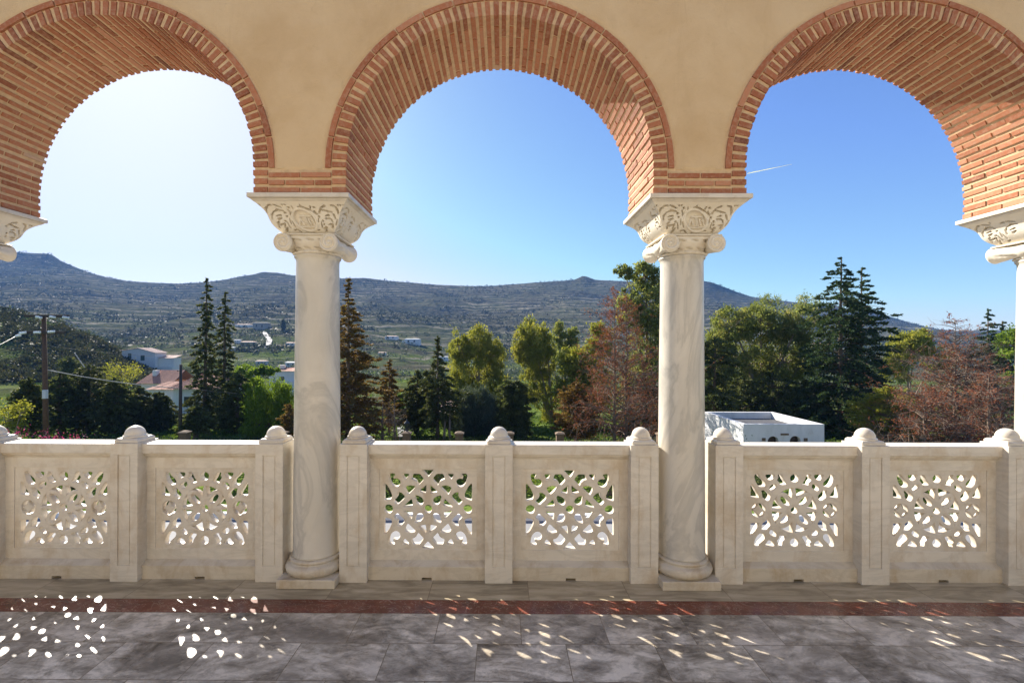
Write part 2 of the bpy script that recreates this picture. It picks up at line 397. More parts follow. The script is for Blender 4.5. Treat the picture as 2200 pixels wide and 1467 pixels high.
def to_wall(o): o.parent = wall; o.matrix_parent_inverse = wall.matrix_world.inverted(); o.location = (0, -YC, 0); return o
m = MB(); arc_strip(m, BAYS, RI + .007, ZC, ZTOP, ZA + .002, YF + .008, YB - .008, -XEND, XEND)
o = m.build('mortar_core', M['mortar'], wall, loc=(0, -YC, 0), fix=False)
# plaster with a softly rounded edge against the brick ring
m = MB()
prof = [(.012, .020), (.006, .0085), (.014, .003), (.03, .0), (.06, -.001)]
def plaster_face(y, sgn, mb):
    nseg = 60
    rings = [(RE + d, y + sgn * dy) for d, dy in prof]
    for xc in BAYS:
        an = [math.pi - math.pi * i / nseg for i in range(nseg + 1)]
        for i in range(nseg):
            for (r0, ya), (r1, yb) in zip(rings[:-1], rings[1:]):
                q = []
                for r, yy, a in ((r0, ya, an[i]), (r0, ya, an[i + 1]), (r1, yb, an[i + 1]), (r1, yb, an[i])):
                    q.append((xc + r * math.cos(a), yy, ZC + r * math.sin(a)))
                mb.add(q, [(0, 1, 2, 3)])
            r1, yb = rings[-1]
            a, b = an[i], an[i + 1]
            mb.add([(xc + r1 * math.cos(a), yb, ZC + r1 * math.sin(a)), (xc + r1 * math.cos(b), yb, ZC + r1 * math.sin(b)), (xc + r1 * math.cos(b), yb, ZTOP), (xc + r1 * math.cos(a), yb, ZTOP)], [(0, 1, 2, 3)])
    zb = ZA + .15
    ed = [-XEND] + sum([[xc - RE, xc + RE] for xc in BAYS], []) + [XEND]
    for i in range(0, len(ed), 2):
        x0, x1 = ed[i], ed[i + 1]
        d = [p[0] for p in prof]; yy = [y + sgn * p[1] for p in prof]
        for (da, ya), (db, yb) in zip(list(zip(d, yy))[:-1], list(zip(d, yy))[1:]):
            A = [(x0 + da, ZC), (x0 + da, zb + da), (x1 - da, zb + da), (x1 - da, ZC)]; B = [(x0 + db, ZC), (x0 + db, zb + db), (x1 - db, zb + db), (x1 - db, ZC)]
            for j in range(3):
                mb.add([(A[j][0], ya, A[j][1]), (A[j + 1][0], ya, A[j + 1][1]), (B[j + 1][0], yb, B[j + 1][1]), (B[j][0], yb, B[j][1])], [(0, 1, 2, 3)])
        D = d[-1]
        mb.add([(x0 + D, yy[-1], zb + D), (x1 - D, yy[-1], zb + D), (x1 - D, yy[-1], ZTOP), (x0 + D, yy[-1], ZTOP)], [(0, 1, 2, 3)])
plaster_face(YF + .004, 1, m); plaster_face(YB - .004, -1, m)
m.build('plaster_face', M['plaster'], wall, loc=(0, -YC, 0), fix=False, smooth=False)
# brick arches: every brick a solid of its own standing proud of the mortar
br = random.Random(3)
def brick_tint():
    return min(1, max(0, br.gauss(.5, .17)))
def wedge(mb, xc, a0, a1, r0, r1, y0, y1, t):
    P = []
    for r in (r0, r1):
        for y in (y0, y1):
            for a in (a0, a1): P.append((xc + r * math.cos(a), y, ZC + r * math.sin(a)))
    # order: r0y0a0,r0y0a1,r0y1a0,r0y1a1,r1...
    mb.add(P, [(0, 1, 3, 2), (4, 6, 7, 5), (0, 4, 5, 1), (2, 3, 7, 6), (0, 2, 6, 4), (1, 5, 7, 3)], t)
NCO = 62
def soffit_rows(i):
    """breaks along the depth of the wall for course i: running bond"""
    D = YB - YF; j = .013
    if i % 2 == 0: cuts = [0, .215, .43, D]
    else: cuts = [0, .105, .32, .53, D]
    return [(YF + a + (j / 2 if a > 0 else 0), YF + b - (j / 2 if b < D else 0)) for a, b in zip(cuts[:-1], cuts[1:])]
def arch(xc):
    mb = MB(); da = math.pi / NCO
    for i in range(NCO):
        a0 = da * i + da * .205 + br.gauss(0, .0018); a1 = da * (i + 1) - da * .205 + br.gauss(0, .0018)
        for k, (y0, y1) in enumerate(soffit_rows(i)):
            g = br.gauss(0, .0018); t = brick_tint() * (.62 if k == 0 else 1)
            first, last = k == 0, y1 > YB - .01
            r1 = RI + (.092 if (first or last) else .05)
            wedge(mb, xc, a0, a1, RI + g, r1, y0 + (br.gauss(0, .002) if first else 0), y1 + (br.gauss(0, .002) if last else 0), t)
    # stilted courses below the springing
    nst = 3; hz = (ZC - ZA) / nst
    for i in range(nst):
        z0 = ZA + hz * i + hz * .2; z1 = ZA + hz * (i + 1) - hz * .2
        for sx in (-1, 1):
            for k, (y0, y1) in enumerate(soffit_rows(i + 1)):
                g = br.gauss(0, .0015); xa, xb = xc + sx * (RI + g), xc + sx * (RI + .092)
                first, last = k == 0, y1 > YB - .01
                mb.box(min(xa, xb), max(xa, xb), y0, y1, z0, z1, brick_tint())
    # outer ring of bricks laid on edge along the curve, front and back
    nr = 17; da = math.pi / nr
    for i in range(nr):
        a0 = da * i + .005; a1 = da * (i + 1) - .005
        for (y0, y1) in ((YF - .004 + br.gauss(0, .0015), YF + .06), (YB - .06, YB + .004)):
            t = brick_tint() * .85
            ns = 4
            for q in range(ns):
                wedge(mb, xc, a0 + (a1 - a0) * q / ns, a0 + (a1 - a0) * (q + 1) / ns, RI + .101, RE, y0, y1, t)
    return mb.build('brick_arch', M['brick'], wall, loc=(0, -YC, 0))
for xc in BAYS: arch(xc)
# bands of brick over each impost
for i in range(-2, 2):
    px = (i + .5) * S; mb = MB(); hw = .3055 - .101; nst = 3; hz = .05
    for q in range(nst):
        z0 = ZA + hz * q + .011; z1 = ZA + hz * (q + 1) - .010
        for yf in ((YF - .001, YF + .08), (YB - .08, YB + .001)):
            x = px - hw; br_w = [.2, .19] if q != 1 else [.095, .17, .095]
            sc_ = (2 * hw - .012 * (len(br_w) - 1)) / sum(br_w)
            for b_ in br_w:
                mb.box(x, x + b_ * sc_, yf[0] + br.gauss(0, .002), yf[1], z0, z1, brick_tint()); x += b_ * sc_ + .012
    mb.build('brick_band', M['brick'], wall, loc=(0, -YC, 0))
# rest of the room behind the viewer
def room_part(name, label, cat, x0, x1, y0, y1, z0, z1, mat, kind=None):
    m = MB(); m.box(x0, x1, y0, y1, z0, z1); o = m.build(name, mat); tag(o, label, cat, kind=kind); return o
room_part('rear_wall', 'plain pale plaster wall along the inner side of the open gallery', 'wall', -8, 8, BACK - .3, BACK, 0, 6.5, M['rear_render'])
room_part('terrace_edge', None, None, -8, 8, 3.0, 3.75, -5.6, -.31, M['plaster'], 'structure')

# ---- columns
SEGS = [(595,403,600,403,8,8),(640,403,644,403,8,8),(840,403,844,403,8,8),(965,403,970,403,8,8),(1005,400,1010,400,8,8),
(668,520,690,460,7,10),(690,455,735,425,12,7),(750,410,800,405,8,10),(870,412,932,436,12,6),(710,612,722,560,9,6),(728,548,762,515,12,6),
(770,500,832,478,5,10),(850,468,935,484,16,6),(935,512,950,508,13,8),(940,568,952,560,13,6),(745,735,752,695,10,6),(758,672,790,645,12,6),
(800,612,856,588,16,6),(790,562,858,548,6,12),(780,698,832,686,12,8),(815,788,866,735,14,6),(826,742,856,680,6,12),(880,640,892,636,13,8),
(905,738,905,655,8,6),(950,680,966,600,7,4),(988,722,982,640,6,4),(1035,435,1038,435,12,12),(1093,470,1093,420,7,4),(1110,472,1205,430,10,12),
(1225,405,1225,437,7,13),(1250,436,1335,474,12,10),(1362,423,1325,475,8,5),(1405,435,1408,435,12,12),(1008,535,1065,480,10,4),(1395,535,1350,487,10,4),
(1008,470,1012,505,7,5),(1410,575,1414,560,14,8),(1382,480,1402,530,6,8),(1380,732,1412,650,8,4),(1368,655,1388,600,7,4),(1440,640,1442,628,12,8),
(1440,515,1484,455,12,6),(1500,442,1575,413,6,11),(1500,470,1552,482,12,8),(1568,488,1632,502,14,6),(1640,538,1640,605,12,8),(1508,562,1562,548,5,13),
(1498,602,1560,600,12,8),(1572,618,1576,655,12,6),(1500,692,1558,690,6,13),(1530,735,1565,695,12,6),(1430,692,1440,680,12,6),(1398,752,1445,733,8,13),
(1408,786,1428,762,13,6),(1668,408,1712,414,6,10),(1725,435,1725,472,13,14),(1708,525,1728,492,6,12),(1770,405,1774,405,8,8),(1805,405,1809,405,8,8),(1855,405,1860,405,8,8),
(940,774,992,762,8,5),(1003,768,1026,797,6,9),(1105,797,1132,793,6,6),(1205,797,1248,768,8,5),(1280,767,1318,773,8,6),(640,560,655,470,3,5),(620,470,640,440,6,4),(1660,620,1600,700,4,5)]
SEGS2 = [(x + 380 * sg, y, x2 + 380 * sg, y2, a, b) for (x, y, x2, y2, a, b) in SEGS if 600 < x < 1000 for sg in (0,)]
STROKES = [(1197,560,1197,725,17,17),(1130,562,1290,560,11,11),(1062,705,1118,600,10,10),(1118,600,1136,695,10,10),(1290,585,1292,700,10,10),(1236,600,1240,690,10,10),(1240,600,1290,640,8,8),(1060,722,1150,728,8,8),(1150,728,1300,722,8,8)]
KZ = .000458
def face_disp(X, T, medallion):
    """depth of the carving at x (metres from the middle) and T (0 top .. 1 bottom)"""
    yy = T * 475 + 350; xx = X / KZ + 1260 - T * 155
    D = np.zeros_like(X)
    segs = SEGS
    if not medallion:
        segs = [s for s in SEGS if not (1000 < s[0] < 1420)]
        segs = segs + [(s[0] + 330 , s[1] + 40, s[2] + 330, s[3] + 40, s[4], s[5]) for s in SEGS if 700 < s[0] < 900 and s[1] < 640]
    for x0, y0, x1, y1, a, b in segs:
        dx, dy = x1 - x0, y1 - y0; L = dx * dx + dy * dy + 1e-6
        t = np.clip(((xx - x0) * dx + (yy - y0) * dy) / L, 0, 1)
        d = np.hypot(xx - x0 - t * dx, yy - y0 - t * dy) - (a + (b - a) * t) * 1.1 - 1
        D = np.maximum(D, np.clip(-d / 3 + .6, 0, 1))
    D *= .026
    if medallion:
        r = np.hypot(xx - 1180, (yy - 618) * 1.0)
        ring = np.clip(1 - np.abs(r - 163) / 20, 0, 1) ** .5
        inside = np.clip((148 - r) / 8, 0, 1)
        st = np.zeros_like(X)
        for x0, y0, x1, y1, a, b in STROKES:
            dx, dy = x1 - x0, y1 - y0; L = dx * dx + dy * dy + 1e-6
            t = np.clip(((xx - x0) * dx + (yy - y0) * dy) / L, 0, 1)
            d = np.hypot(xx - x0 - t * dx, yy - y0 - t * dy) - a
            st = np.maximum(st, np.clip(-d / 5 + .6, 0, 1))
        beads = np.clip(.6 - (np.hypot(xx - 1197, ((yy - 572) % 26) - 13) - 5) / 4, 0, 1) * (yy > 565) * (yy < 720)
        Dm = (inside * (1 - st) + .7 * beads * st) * .015
        D = np.where(r < 150, Dm, np.where(r < 186, D * 0 - .006 * ring, D))
    return D
def impost_block(parent):
    zt, zb = 2.606, 2.420; nu, nv = 250, 90
    Vs, Fs, off = [], [], 0
    s = np.linspace(-1, 1, nu); t = np.linspace(0, 1, nv)
    Sg, Tg = np.meshgrid(s, t)
    half = .306 + (.167 - .306) * Tg - .013 * np.sin(2 * math.pi * Tg)
    X = Sg * half; Z = zt + (zb - zt) * Tg
    edge = np.clip((1 - np.abs(Sg)) * half / .012, 0, 1) * np.clip(Tg / .04, 0, 1) * np.clip((1 - Tg) / .05, 0, 1)
    for k in range(4):
        D = face_disp(X, Tg, k % 2 == 0) * edge
        Yn = -half + D * .85; Zn = Z + D * .5
        a = k * math.pi / 2; c_, s_ = math.cos(a), math.sin(a)
        Vs.append(np.stack([X * c_ - Yn * s_, X * s_ + Yn * c_, Zn], -1).reshape(-1, 3))
        i = np.arange(nv - 1)[:, None] * nu + np.arange(nu - 1)[None]; i = i.ravel() + off
        Fs.append(np.stack([i, i + nu, i + nu + 1, i + 1], -1)); off += nu * nv
    return mesh_np('impost_block', np.concatenate(Vs), np.concatenate(Fs), M['marble_carved'], parent, smooth=True)
def spiral_disc(mb, cx, cz, r, y, sy):
    """front of a volute: a raised spiral scroll winding in to an eye"""
    nr, na = 16, 48; V = []; Fc = []
    sx = 1 if cx > 0 else -1
    for i in range(nr + 1):
        rr = r * i / nr
        for k in range(na):
            a = 2 * math.pi * k / na
            ph = (rr / r * 2.0 + sx * a / (2 * math.pi)) % 1.0
            h = .016 * (0.5 - .5 * math.cos(2 * math.pi * ph)) ** .7
            if rr < r * .28: h = .016 * math.cos(rr / (r * .28) * 1.4)
            if rr > r * .93: h = max(h, .008) * (1 - (rr / r - .93) / .07)
            V.append((cx + rr * math.cos(a), y - sy * h, cz + rr * math.sin(a)))
    for i in range(nr):
        for k in range(na):
            k2 = (k + 1) % na; Fc.append((i * na + k, i * na + k2, (i + 1) * na + k2, (i + 1) * na + k))
    mb.add(V, Fc)
def make_column():
    root = thing('marble_column', '', 'column', (0, YC, 0))
    m = MB(); m.box(-.2, .2, -.2, .2, .0, .062); m.build('plinth', M['marble_base'], root, bevel=.006)
    m = MB(); pr = [(.15, .0625), (.186, .064)]
    for q in range(9):
        a = -math.pi / 2 + math.pi * q / 8; pr.append((.182 + .028 * math.cos(a) + .0, .103 + .036 * math.sin(a)))
    pr += [(.178, .143), (.179, .147)]
    for q in range(7):
        a = -math.pi / 2 + math.pi * q / 6; pr.append((.171 + .012 * math.cos(a), .160 + .013 * math.sin(a)))
    pr += [(.166, .176), (.15, .177)]
    m.lathe(pr, seg=72); m.build('base', M['marble_base'], root, smooth=True)
    m = MB(); pr = [(.10, .17), (.1665, .1765), (.1635, .19), (.162, .21)]
    for q in range(1, 13):
        t = q / 12; pr.append((.162 - .016 * t + .0015 * math.sin(t * math.pi), .21 + (2.245 - .21) * t))
    pr += [(.147, 2.262), (.152, 2.276), (.158, 2.281), (.159, 2.292), (.10, 2.293)]
    m.lathe(pr, seg=72); m.build('shaft', M['marble_grey'], root, smooth=True)
    # ionic capital
    m = MB()
    nA, prof_ = 120, []
    zs = np.linspace(2.292, 2.392, 30)
    V = []; Fc = []
    for j, z in enumerate(zs):
        u = (z - 2.292) / .1
        for k in range(nA):
            a = 2 * math.pi * k / nA
            if u < .28:
                base = .150 + .016 * math.sin(u / .28 * math.pi); rope = .006 * math.sin(22 * a + u * 16) * math.sin(u / .28 * math.pi)
                r = base + rope
            else:
                t = (u - .28) / .72; r = .153 + .042 * math.sin(t * math.pi / 2)
                pit = max(0, math.cos(14 * a + 5 * math.sin(t * 6))) * max(0, math.sin(t * 3 * math.pi)) ** 2
                r -= .017 * (pit > .4) * (t < .93)
            V.append((r * math.cos(a), r * math.sin(a), z))
    for j in range(len(zs) - 1):
        for k in range(nA):
            k2 = (k + 1) % nA; Fc.append((j * nA + k, j * nA + k2, (j + 1) * nA + k2, (j + 1) * nA + k))
    m.add(V, Fc)
    m.build('echinus', M['marble_carved'], root, smooth=True)
    m = MB(); m.box(-.16, .16, -.188, .188, 2.388, 2.4085); m.box(-.2, .2, -.2, .2, 2.4087, 2.4195); m.build('canalis', M['marble_carved'], root, bevel=.006)
    for sx in (-1, 1):
        m = MB(); cx, cz = sx * .156, 2.357
        pr = []
        for q in range(33):
            y = -.205 + .41 * q / 32; u = abs(y) / .205
            r = .042 + .021 * u ** 1.6
            if .82 < u < .88: r -= .003
            if u < .16: r = .043 + .004 * math.cos(u / .16 * math.pi / 2)
            pr.append((r, y))
        V = []; nA = 40; Fc = []
        for q, (r, y) in enumerate(pr):
            for k in range(nA):
                a = 2 * math.pi * k / nA
                rr = r - .007 * (math.cos(6 * a + abs(y) * 30) > .55 and .15 < abs(y) / .205 < .8)
                V.append((cx + rr * math.cos(a), y, cz + rr * math.sin(a)))
        for q in range(len(pr) - 1):
            for k in range(nA):
                k2 = (k + 1) % nA; Fc.append((q * nA + k, q * nA + k2, (q + 1) * nA + k2, (q + 1) * nA + k))
        m.add(V, Fc)
        spiral_disc(m, cx, cz, .0628, -.205, 1); spiral_disc(m, cx, cz, .0628, .205, -1)
        m.build('volute', M['marble_carved'], root, smooth=True)
    impost_block(root)
    m = MB()
    for (h0, h1, z0, z1) in ((.306, .317, 2.604, 2.613), (.317, .321, 2.613, 2.621), (.334, .334, 2.6225, ZA)):
        m.hexa([(-h0, -h0, z0), (h0, -h0, z0), (h0, h0, z0), (-h0, h0, z0), (-h1, -h1, z1), (h1, -h1, z1), (h1, h1, z1), (-h1, h1, z1)])
    m.build('abacus', M['marble_cream'], root, bevel=.003)
    return root
col0 = make_column()
LAB = ['grey veined marble column cut off by the picture edge beside the tall hill', 'grey veined marble column between the tall dark conifers and the browned conifer',
       'grey veined marble column beside the tall eucalyptus and the reddish dead conifer', 'sunlit marble column beyond the bare rust coloured conifer, mostly outside the picture']
for i in range(4):
    c = col0 if i == 0 else copy_tree(col0)
    c.location = ((i - 1.5) * S, YC, 0); c['label'] = LAB[i]; c['group'] = 'columns carrying the arches'

# ---- balustrade posts
def make_post():
    root = thing('balustrade_post', '', 'post', (0, 3.30, 0))
    hw = .0965; m = MB()
    m.box(-hw, hw, -.0935, hw, 0, .967)                                   # body, its front face is the sunk panel
    for a, b, z0, z1 in ((-hw, -.044, .113, .887), (.044, hw, .113, .887), (-hw, hw, .887, .967), (-hw, hw, 0, .113)):
        m.box(a, b, -.1, -.0936, z0, z1)
    m.box(-.038, .038, -.0965, -.0936, .12, .88)
    m.build('shaft', M['marble_cream'], root, bevel=.0025)
    m = MB()
    m.box(-.083, .083, -.083, .083, .967, .985)
    m.hexa([(-.083, -.083, .9851), (.083, -.083, .9851), (.083, .083, .9851), (-.083, .083, .9851), (-.072, -.072, .997), (.072, -.072, .997), (.072, .072, .997), (-.072, .072, .997)])
    m.build('cap_slab', M['marble_cream'], root, bevel=.0025)
    m = MB(); pr = [(.0, .995), (.072, .996), (.0735, 1.002), (.072, 1.009), (.066, 1.0105), (.064, 1.013)]
    for q in range(13):
        a = math.pi / 2 * q / 12; pr.append((.0635 * math.cos(a), 1.0135 + .0635 * math.sin(a)))
    pr[-1] = (0, pr[-1][1]); m.lathe(pr, seg=48); m.build('dome', M['marble_cream'], root, smooth=True)
    return root
post0 = make_post()
PX = []
for b in (-1, 0, 1): PX += [b * S - PITCH, b * S, b * S + PITCH]
PL = ['marble balustrade post cut off by the picture edge below the wooden power pole', 'marble balustrade post below the white hillside house with green shutters', 'marble balustrade post just before the column by the tall dark conifers',
      'marble balustrade post standing right below the browned conifer beside its column', 'marble balustrade post between the two diamond lattice panels, below the dark casuarina', 'marble balustrade post below the two bare trunks, beside the second column',
      'marble balustrade post right before the small white flat roofed building', 'marble balustrade post below the big dark layered spruce', 'marble balustrade post below the bare rust coloured conifer at the picture edge']
for i, x in enumerate(PX):
    p = post0 if i == 0 else copy_tree(post0)
    p.location = (x, 3.30, 0); p['label'] = PL[i]; p['group'] = 'posts of the marble balustrade'

# ---- pierced panels
def smooth_poly(P, n=5, closed=True):
    """Catmull-Rom through the points"""
    P = np.array(P, float); k = len(P); out = []
    for i in range(k):
        p0, p1, p2, p3 = P[i - 1], P[i], P[(i + 1) % k], P[(i + 2) % k]
        for j in range(n):
            t = j / n
            out.append(.5 * ((2 * p1) + (-p0 + p2) * t + (2 * p0 - 5 * p1 + 4 * p2 - p3) * t * t + (-p0 + 3 * p1 - 3 * p2 + p3) * t ** 3))
    return np.array(out)
def round_poly(P, f=.22, n=3):
    """straight edges with rounded corners"""
    P = np.array(P, float); k = len(P); out = []
    for i in range(k):
        a, b, c = P[i - 1], P[i], P[(i + 1) % k]
        p0 = b + (a - b) * f; p2 = b + (c - b) * f
        for j in range(n + 1):
            t = j / n; out.append((1 - t) ** 2 * p0 + 2 * t * (1 - t) * b + t * t * p2)
    return np.array(out)
def ell(cx, cy, a, b, rot=0, n=20):
    t = np.arange(n) * 2 * math.pi / n; c, s = math.cos(rot), math.sin(rot)
    return np.stack([cx + a * np.cos(t) * c - b * np.sin(t) * s, cy + a * np.cos(t) * s + b * np.sin(t) * c], -1)
def holes_ring():
    c0 = np.array([730, 772.]); Q = [
        smooth_poly([(180,274),(218,272),(232,305),(268,338),(302,372),(312,408),(290,434),(255,436),(218,408),(192,362),(176,312)], 3),
        round_poly([(325,272),(445,272),(425,318),(375,342),(350,312)]),
        round_poly([(505,272),(545,272),(570,340),(610,398),(525,408),(522,372),(495,335),(522,310)], .15),
        round_poly([(382,455),(418,415),(478,406),(470,445),(405,494)], .3),
        round_poly([(120,412),(152,450),(182,510),(232,585),(120,580)], .12),
        round_poly([(268,490),(320,496),(345,522),(388,570),(376,606),(352,634),(320,607),(275,572),(286,530)], .25)]
    H_ = []
    for q in Q:
        q = q - c0
        for sx, sy in ((1, 1), (-1, 1), (1, -1), (-1, -1)): H_.append(q * (sx, sy))
    H_ += [ell(0, -455, 50, 50), ell(0, 455, 50, 50)]
    return H_
def rosette(Q):
    """signed field, negative in the openings of the rosette inside the great ring and of the two small star rings"""
    x, y = Q[:, 0] / .000505, Q[:, 1] / .000505; r = np.hypot(x, y)
    def spike(a, b): return np.where(np.abs(a) < 330, np.abs(b) - (44 * np.clip(1 - np.abs(a) / 335, 0, 1) ** .85 + 7), 99)
    u, v = np.abs(x + y) / 2 ** .5, np.abs(x - y) / 2 ** .5; hi, lo = np.maximum(u, v), np.minimum(u, v)
    def el(a, b, c): return (np.hypot((hi - c) / a, lo / b) - 1) * min(a, b)
    solid = np.minimum(np.minimum(spike(x, y), spike(y, x)), np.minimum(el(138, 92, 188), r - 102))
    inner = np.minimum(np.maximum(r - 322, -solid), np.minimum(el(84, 45, 186), r - 54))
    sx = np.abs(x) - 507; rs = np.hypot(sx, y); star = np.abs(sx) ** .62 + np.abs(y) ** .62
    star = (star ** (1 / .62) - 97) * .42
    return np.minimum(inner, np.maximum(np.maximum(rs - 106, -star), np.abs(x) - 608)) * .000505
def holes_diamond():
    c0 = np.array([810, 757.]); Q = [
        smooth_poly([(262,264),(335,264),(312,300),(304,350),(345,328),(392,342),(412,380),(392,422),(345,437),(298,408),(268,350)], 3),
        round_poly([(450,262),(540,262),(515,300),(482,330),(462,302)]),
        round_poly([(600,262),(690,262),(748,335),(668,420),(655,372),(625,342),(578,328),(585,295)], .2),
        round_poly([(482,460),(505,440),(560,425),(635,440),(525,548),(505,515)], .18),
        round_poly([(190,395),(228,432),(262,490),(292,560),(288,605),(250,618),(190,630)], .15),
        round_poly([(378,522),(428,530),(474,575),(465,608),(375,695),(318,640),(368,602),(386,560)], .2),
        smooth_poly([(632,570),(700,588),(740,635),(738,672),(702,694),(655,674),(630,622)], 3),
        round_poly([(792,415),(772,530),(680,510)], .12),
        round_poly([(578,615),(592,705),(462,725)], .12)]
    H_ = []
    for q in Q:
        q = q - c0
        for sx, sy in ((1, 1), (-1, 1), (1, -1), (-1, -1)): H_.append(q * (sx, sy))
    H_ += [ell(0, 0, 53, 53), ell(-563, 0, 60, 58), ell(563, 0, 60, 58)]
    for s in (-1, 1): H_.append(round_poly(np.array([(-84, -560 * s), (84, -560 * s), (0, -462 * s)], float), .1))
    return H_
def grow(P, d):
    """the closed outline moved outwards by d"""
    a = np.sum(P[:, 0] * np.roll(P[:, 1], -1) - np.roll(P[:, 0], -1) * P[:, 1]); t = np.roll(P, -1, 0) - np.roll(P, 1, 0)
    n = np.stack([t[:, 1], -t[:, 0]], -1) * (1 if a > 0 else -1); return P + n / (np.linalg.norm(n, axis=1)[:, None] + 1e-9) * d
def plate(name, loops, y0, y1, mat, parent, bevel):
    """a flat slab with holes: loops in (x, z) metres, the first one is the outline"""
    cu = bpy.data.curves.new(name, 'CURVE'); cu.dimensions = '2D'; cu.fill_mode = 'BOTH'
    cu.extrude = (y1 - y0) / 2 - bevel; cu.bevel_depth = bevel; cu.bevel_resolution = 2; cu.offset = 0
    for L in loops:
        sp = cu.splines.new('POLY'); sp.points.add(len(L) - 1); sp.use_cyclic_u = True
        for p, (a, b) in zip(sp.points, L): p.co = (a, b, 0, 1)
    t = bpy.data.objects.new(name, cu); C.objects.link(t)
    me = bpy.data.meshes.new_from_object(t.evaluated_get(bpy.context.evaluated_depsgraph_get()))
    bpy.data.objects.remove(t); bpy.data.curves.remove(cu)
    n = len(me.vertices); co = np.empty(n * 3, np.float32); me.vertices.foreach_get('co', co); co = co.reshape(-1, 3)
    co = np.stack([co[:, 0], (y0 + y1) / 2 - co[:, 2], co[:, 1]], -1); me.vertices.foreach_set('co', co.ravel())
    me.name = name; me.materials.clear(); me.materials.append(mat); me.update()
    o = bpy.data.objects.new(name, me); C.objects.link(o); o.parent = parent
    m = o.modifiers.new('edges', 'EDGE_SPLIT'); m.split_angle = R(50)
    me.polygons.foreach_set('use_smooth', np.ones(len(me.polygons), bool))
    return o
def widen(hs, d, wmin=.0066, st=.002, extra=None):
    """open the holes by d while every strap between two holes stays at least 2 * wmin wide; smooth outlines traced on a fine grid"""
    gx = np.arange(-.336, .3361, st); gz_ = np.arange(-.287, .2871, st); GX, GZ = np.meshgrid(gx, gz_); sh = GX.shape; Q = np.stack([GX.ravel(), GZ.ravel()], -1)
    d1 = np.full(len(Q), 9.0); d2 = np.full(len(Q), 9.0)
    for h in hs:
        lo, hi = h.min(0) - .04, h.max(0) + .04; m = np.nonzero(((Q >= lo) & (Q <= hi)).all(1))[0]; q = Q[m]
        a, b = h, np.roll(h, -1, 0); best = np.full(len(q), 9.0); ins = np.zeros(len(q), bool)
        for p0, p1 in zip(a, b):
            e = p1 - p0; t = np.clip(((q - p0) @ e) / (e @ e + 1e-12), 0, 1); r = q - p0 - t[:, None] * e; best = np.minimum(best, np.hypot(r[:, 0], r[:, 1]))
            c = (p0[1] > q[:, 1]) != (p1[1] > q[:, 1]); xi = p0[0] + (q[:, 1] - p0[1]) * e[0] / (e[1] if abs(e[1]) > 1e-12 else 1e-12); ins ^= c & (q[:, 0] < xi)
        sd = np.where(ins, -best, best); o1 = d1[m]; d2[m] = np.minimum(d2[m], np.maximum(o1, sd)); d1[m] = np.minimum(o1, sd)
    Fv = np.maximum(d1 - d, wmin - (d2 - d1) / 2)
    if extra is not None: Fv = np.minimum(Fv, extra(Q) - .003)
    Fv = Fv.reshape(sh)
    Fv[0] = Fv[-1] = np.maximum(Fv[0], .002); Fv[0] = np.maximum(Fv[0], .002); Fv[-1] = np.maximum(Fv[-1], .002); Fv[:, 0] = np.maximum(Fv[:, 0], .002); Fv[:, -1] = np.maximum(Fv[:, -1], .002)
    for _ in range(2): Fv[1:-1, 1:-1] = (4 * Fv[1:-1, 1:-1] + Fv[:-2, 1:-1] + Fv[2:, 1:-1] + Fv[1:-1, :-2] + Fv[1:-1, 2:]) / 8
    neg = Fv < 0; nxt = {}
    code = neg[:-1, :-1] * 1 + neg[:-1, 1:] * 2 + neg[1:, 1:] * 4 + neg[1:, :-1] * 8
    T = {1: [(3, 0)], 2: [(0, 1)], 3: [(3, 1)], 4: [(1, 2)], 5: [(3, 0), (1, 2)], 6: [(0, 2)], 7: [(3, 2)], 8: [(2, 3)], 9: [(2, 0)], 10: [(0, 1), (2, 3)], 11: [(2, 1)], 12: [(1, 3)], 13: [(1, 0)], 14: [(0, 3)]}
    key = lambda y, x, e: (y, x, 0) if e == 0 else (y, x + 1, 1) if e == 1 else (y + 1, x, 0) if e == 2 else (y, x, 1)
    for y, x in zip(*np.nonzero((code > 0) & (code < 15))):
        for e0, e1 in T[int(code[y, x])]: nxt[key(y, x, e0)] = key(y, x, e1)
    def pos(k):
        y, x, v = k
        if v == 0: t = Fv[y, x] / (Fv[y, x] - Fv[y, x + 1]); return (gx[x] + t * st, gz_[y])
        t = Fv[y, x] / (Fv[y, x] - Fv[y + 1, x]); return (gx[x], gz_[y] + t * st)
    out = []
    while nxt:
        k = next(iter(nxt)); L = []
        while k in nxt: L.append(pos(k)); k = nxt.pop(k)
        L = np.array(L)
        if len(L) < 14: continue
        for _ in range(3): L = (np.roll(L, 1, 0) + 2 * L + np.roll(L, -1, 0)) / 4
        out.append(L[::3])
    return out
ZP = .485; PW = (PITCH - .193) / 2 + .004
def rect(x0, x1, z0, z1): return [(x0, z0), (x1, z0), (x1, z1), (x0, z1)]
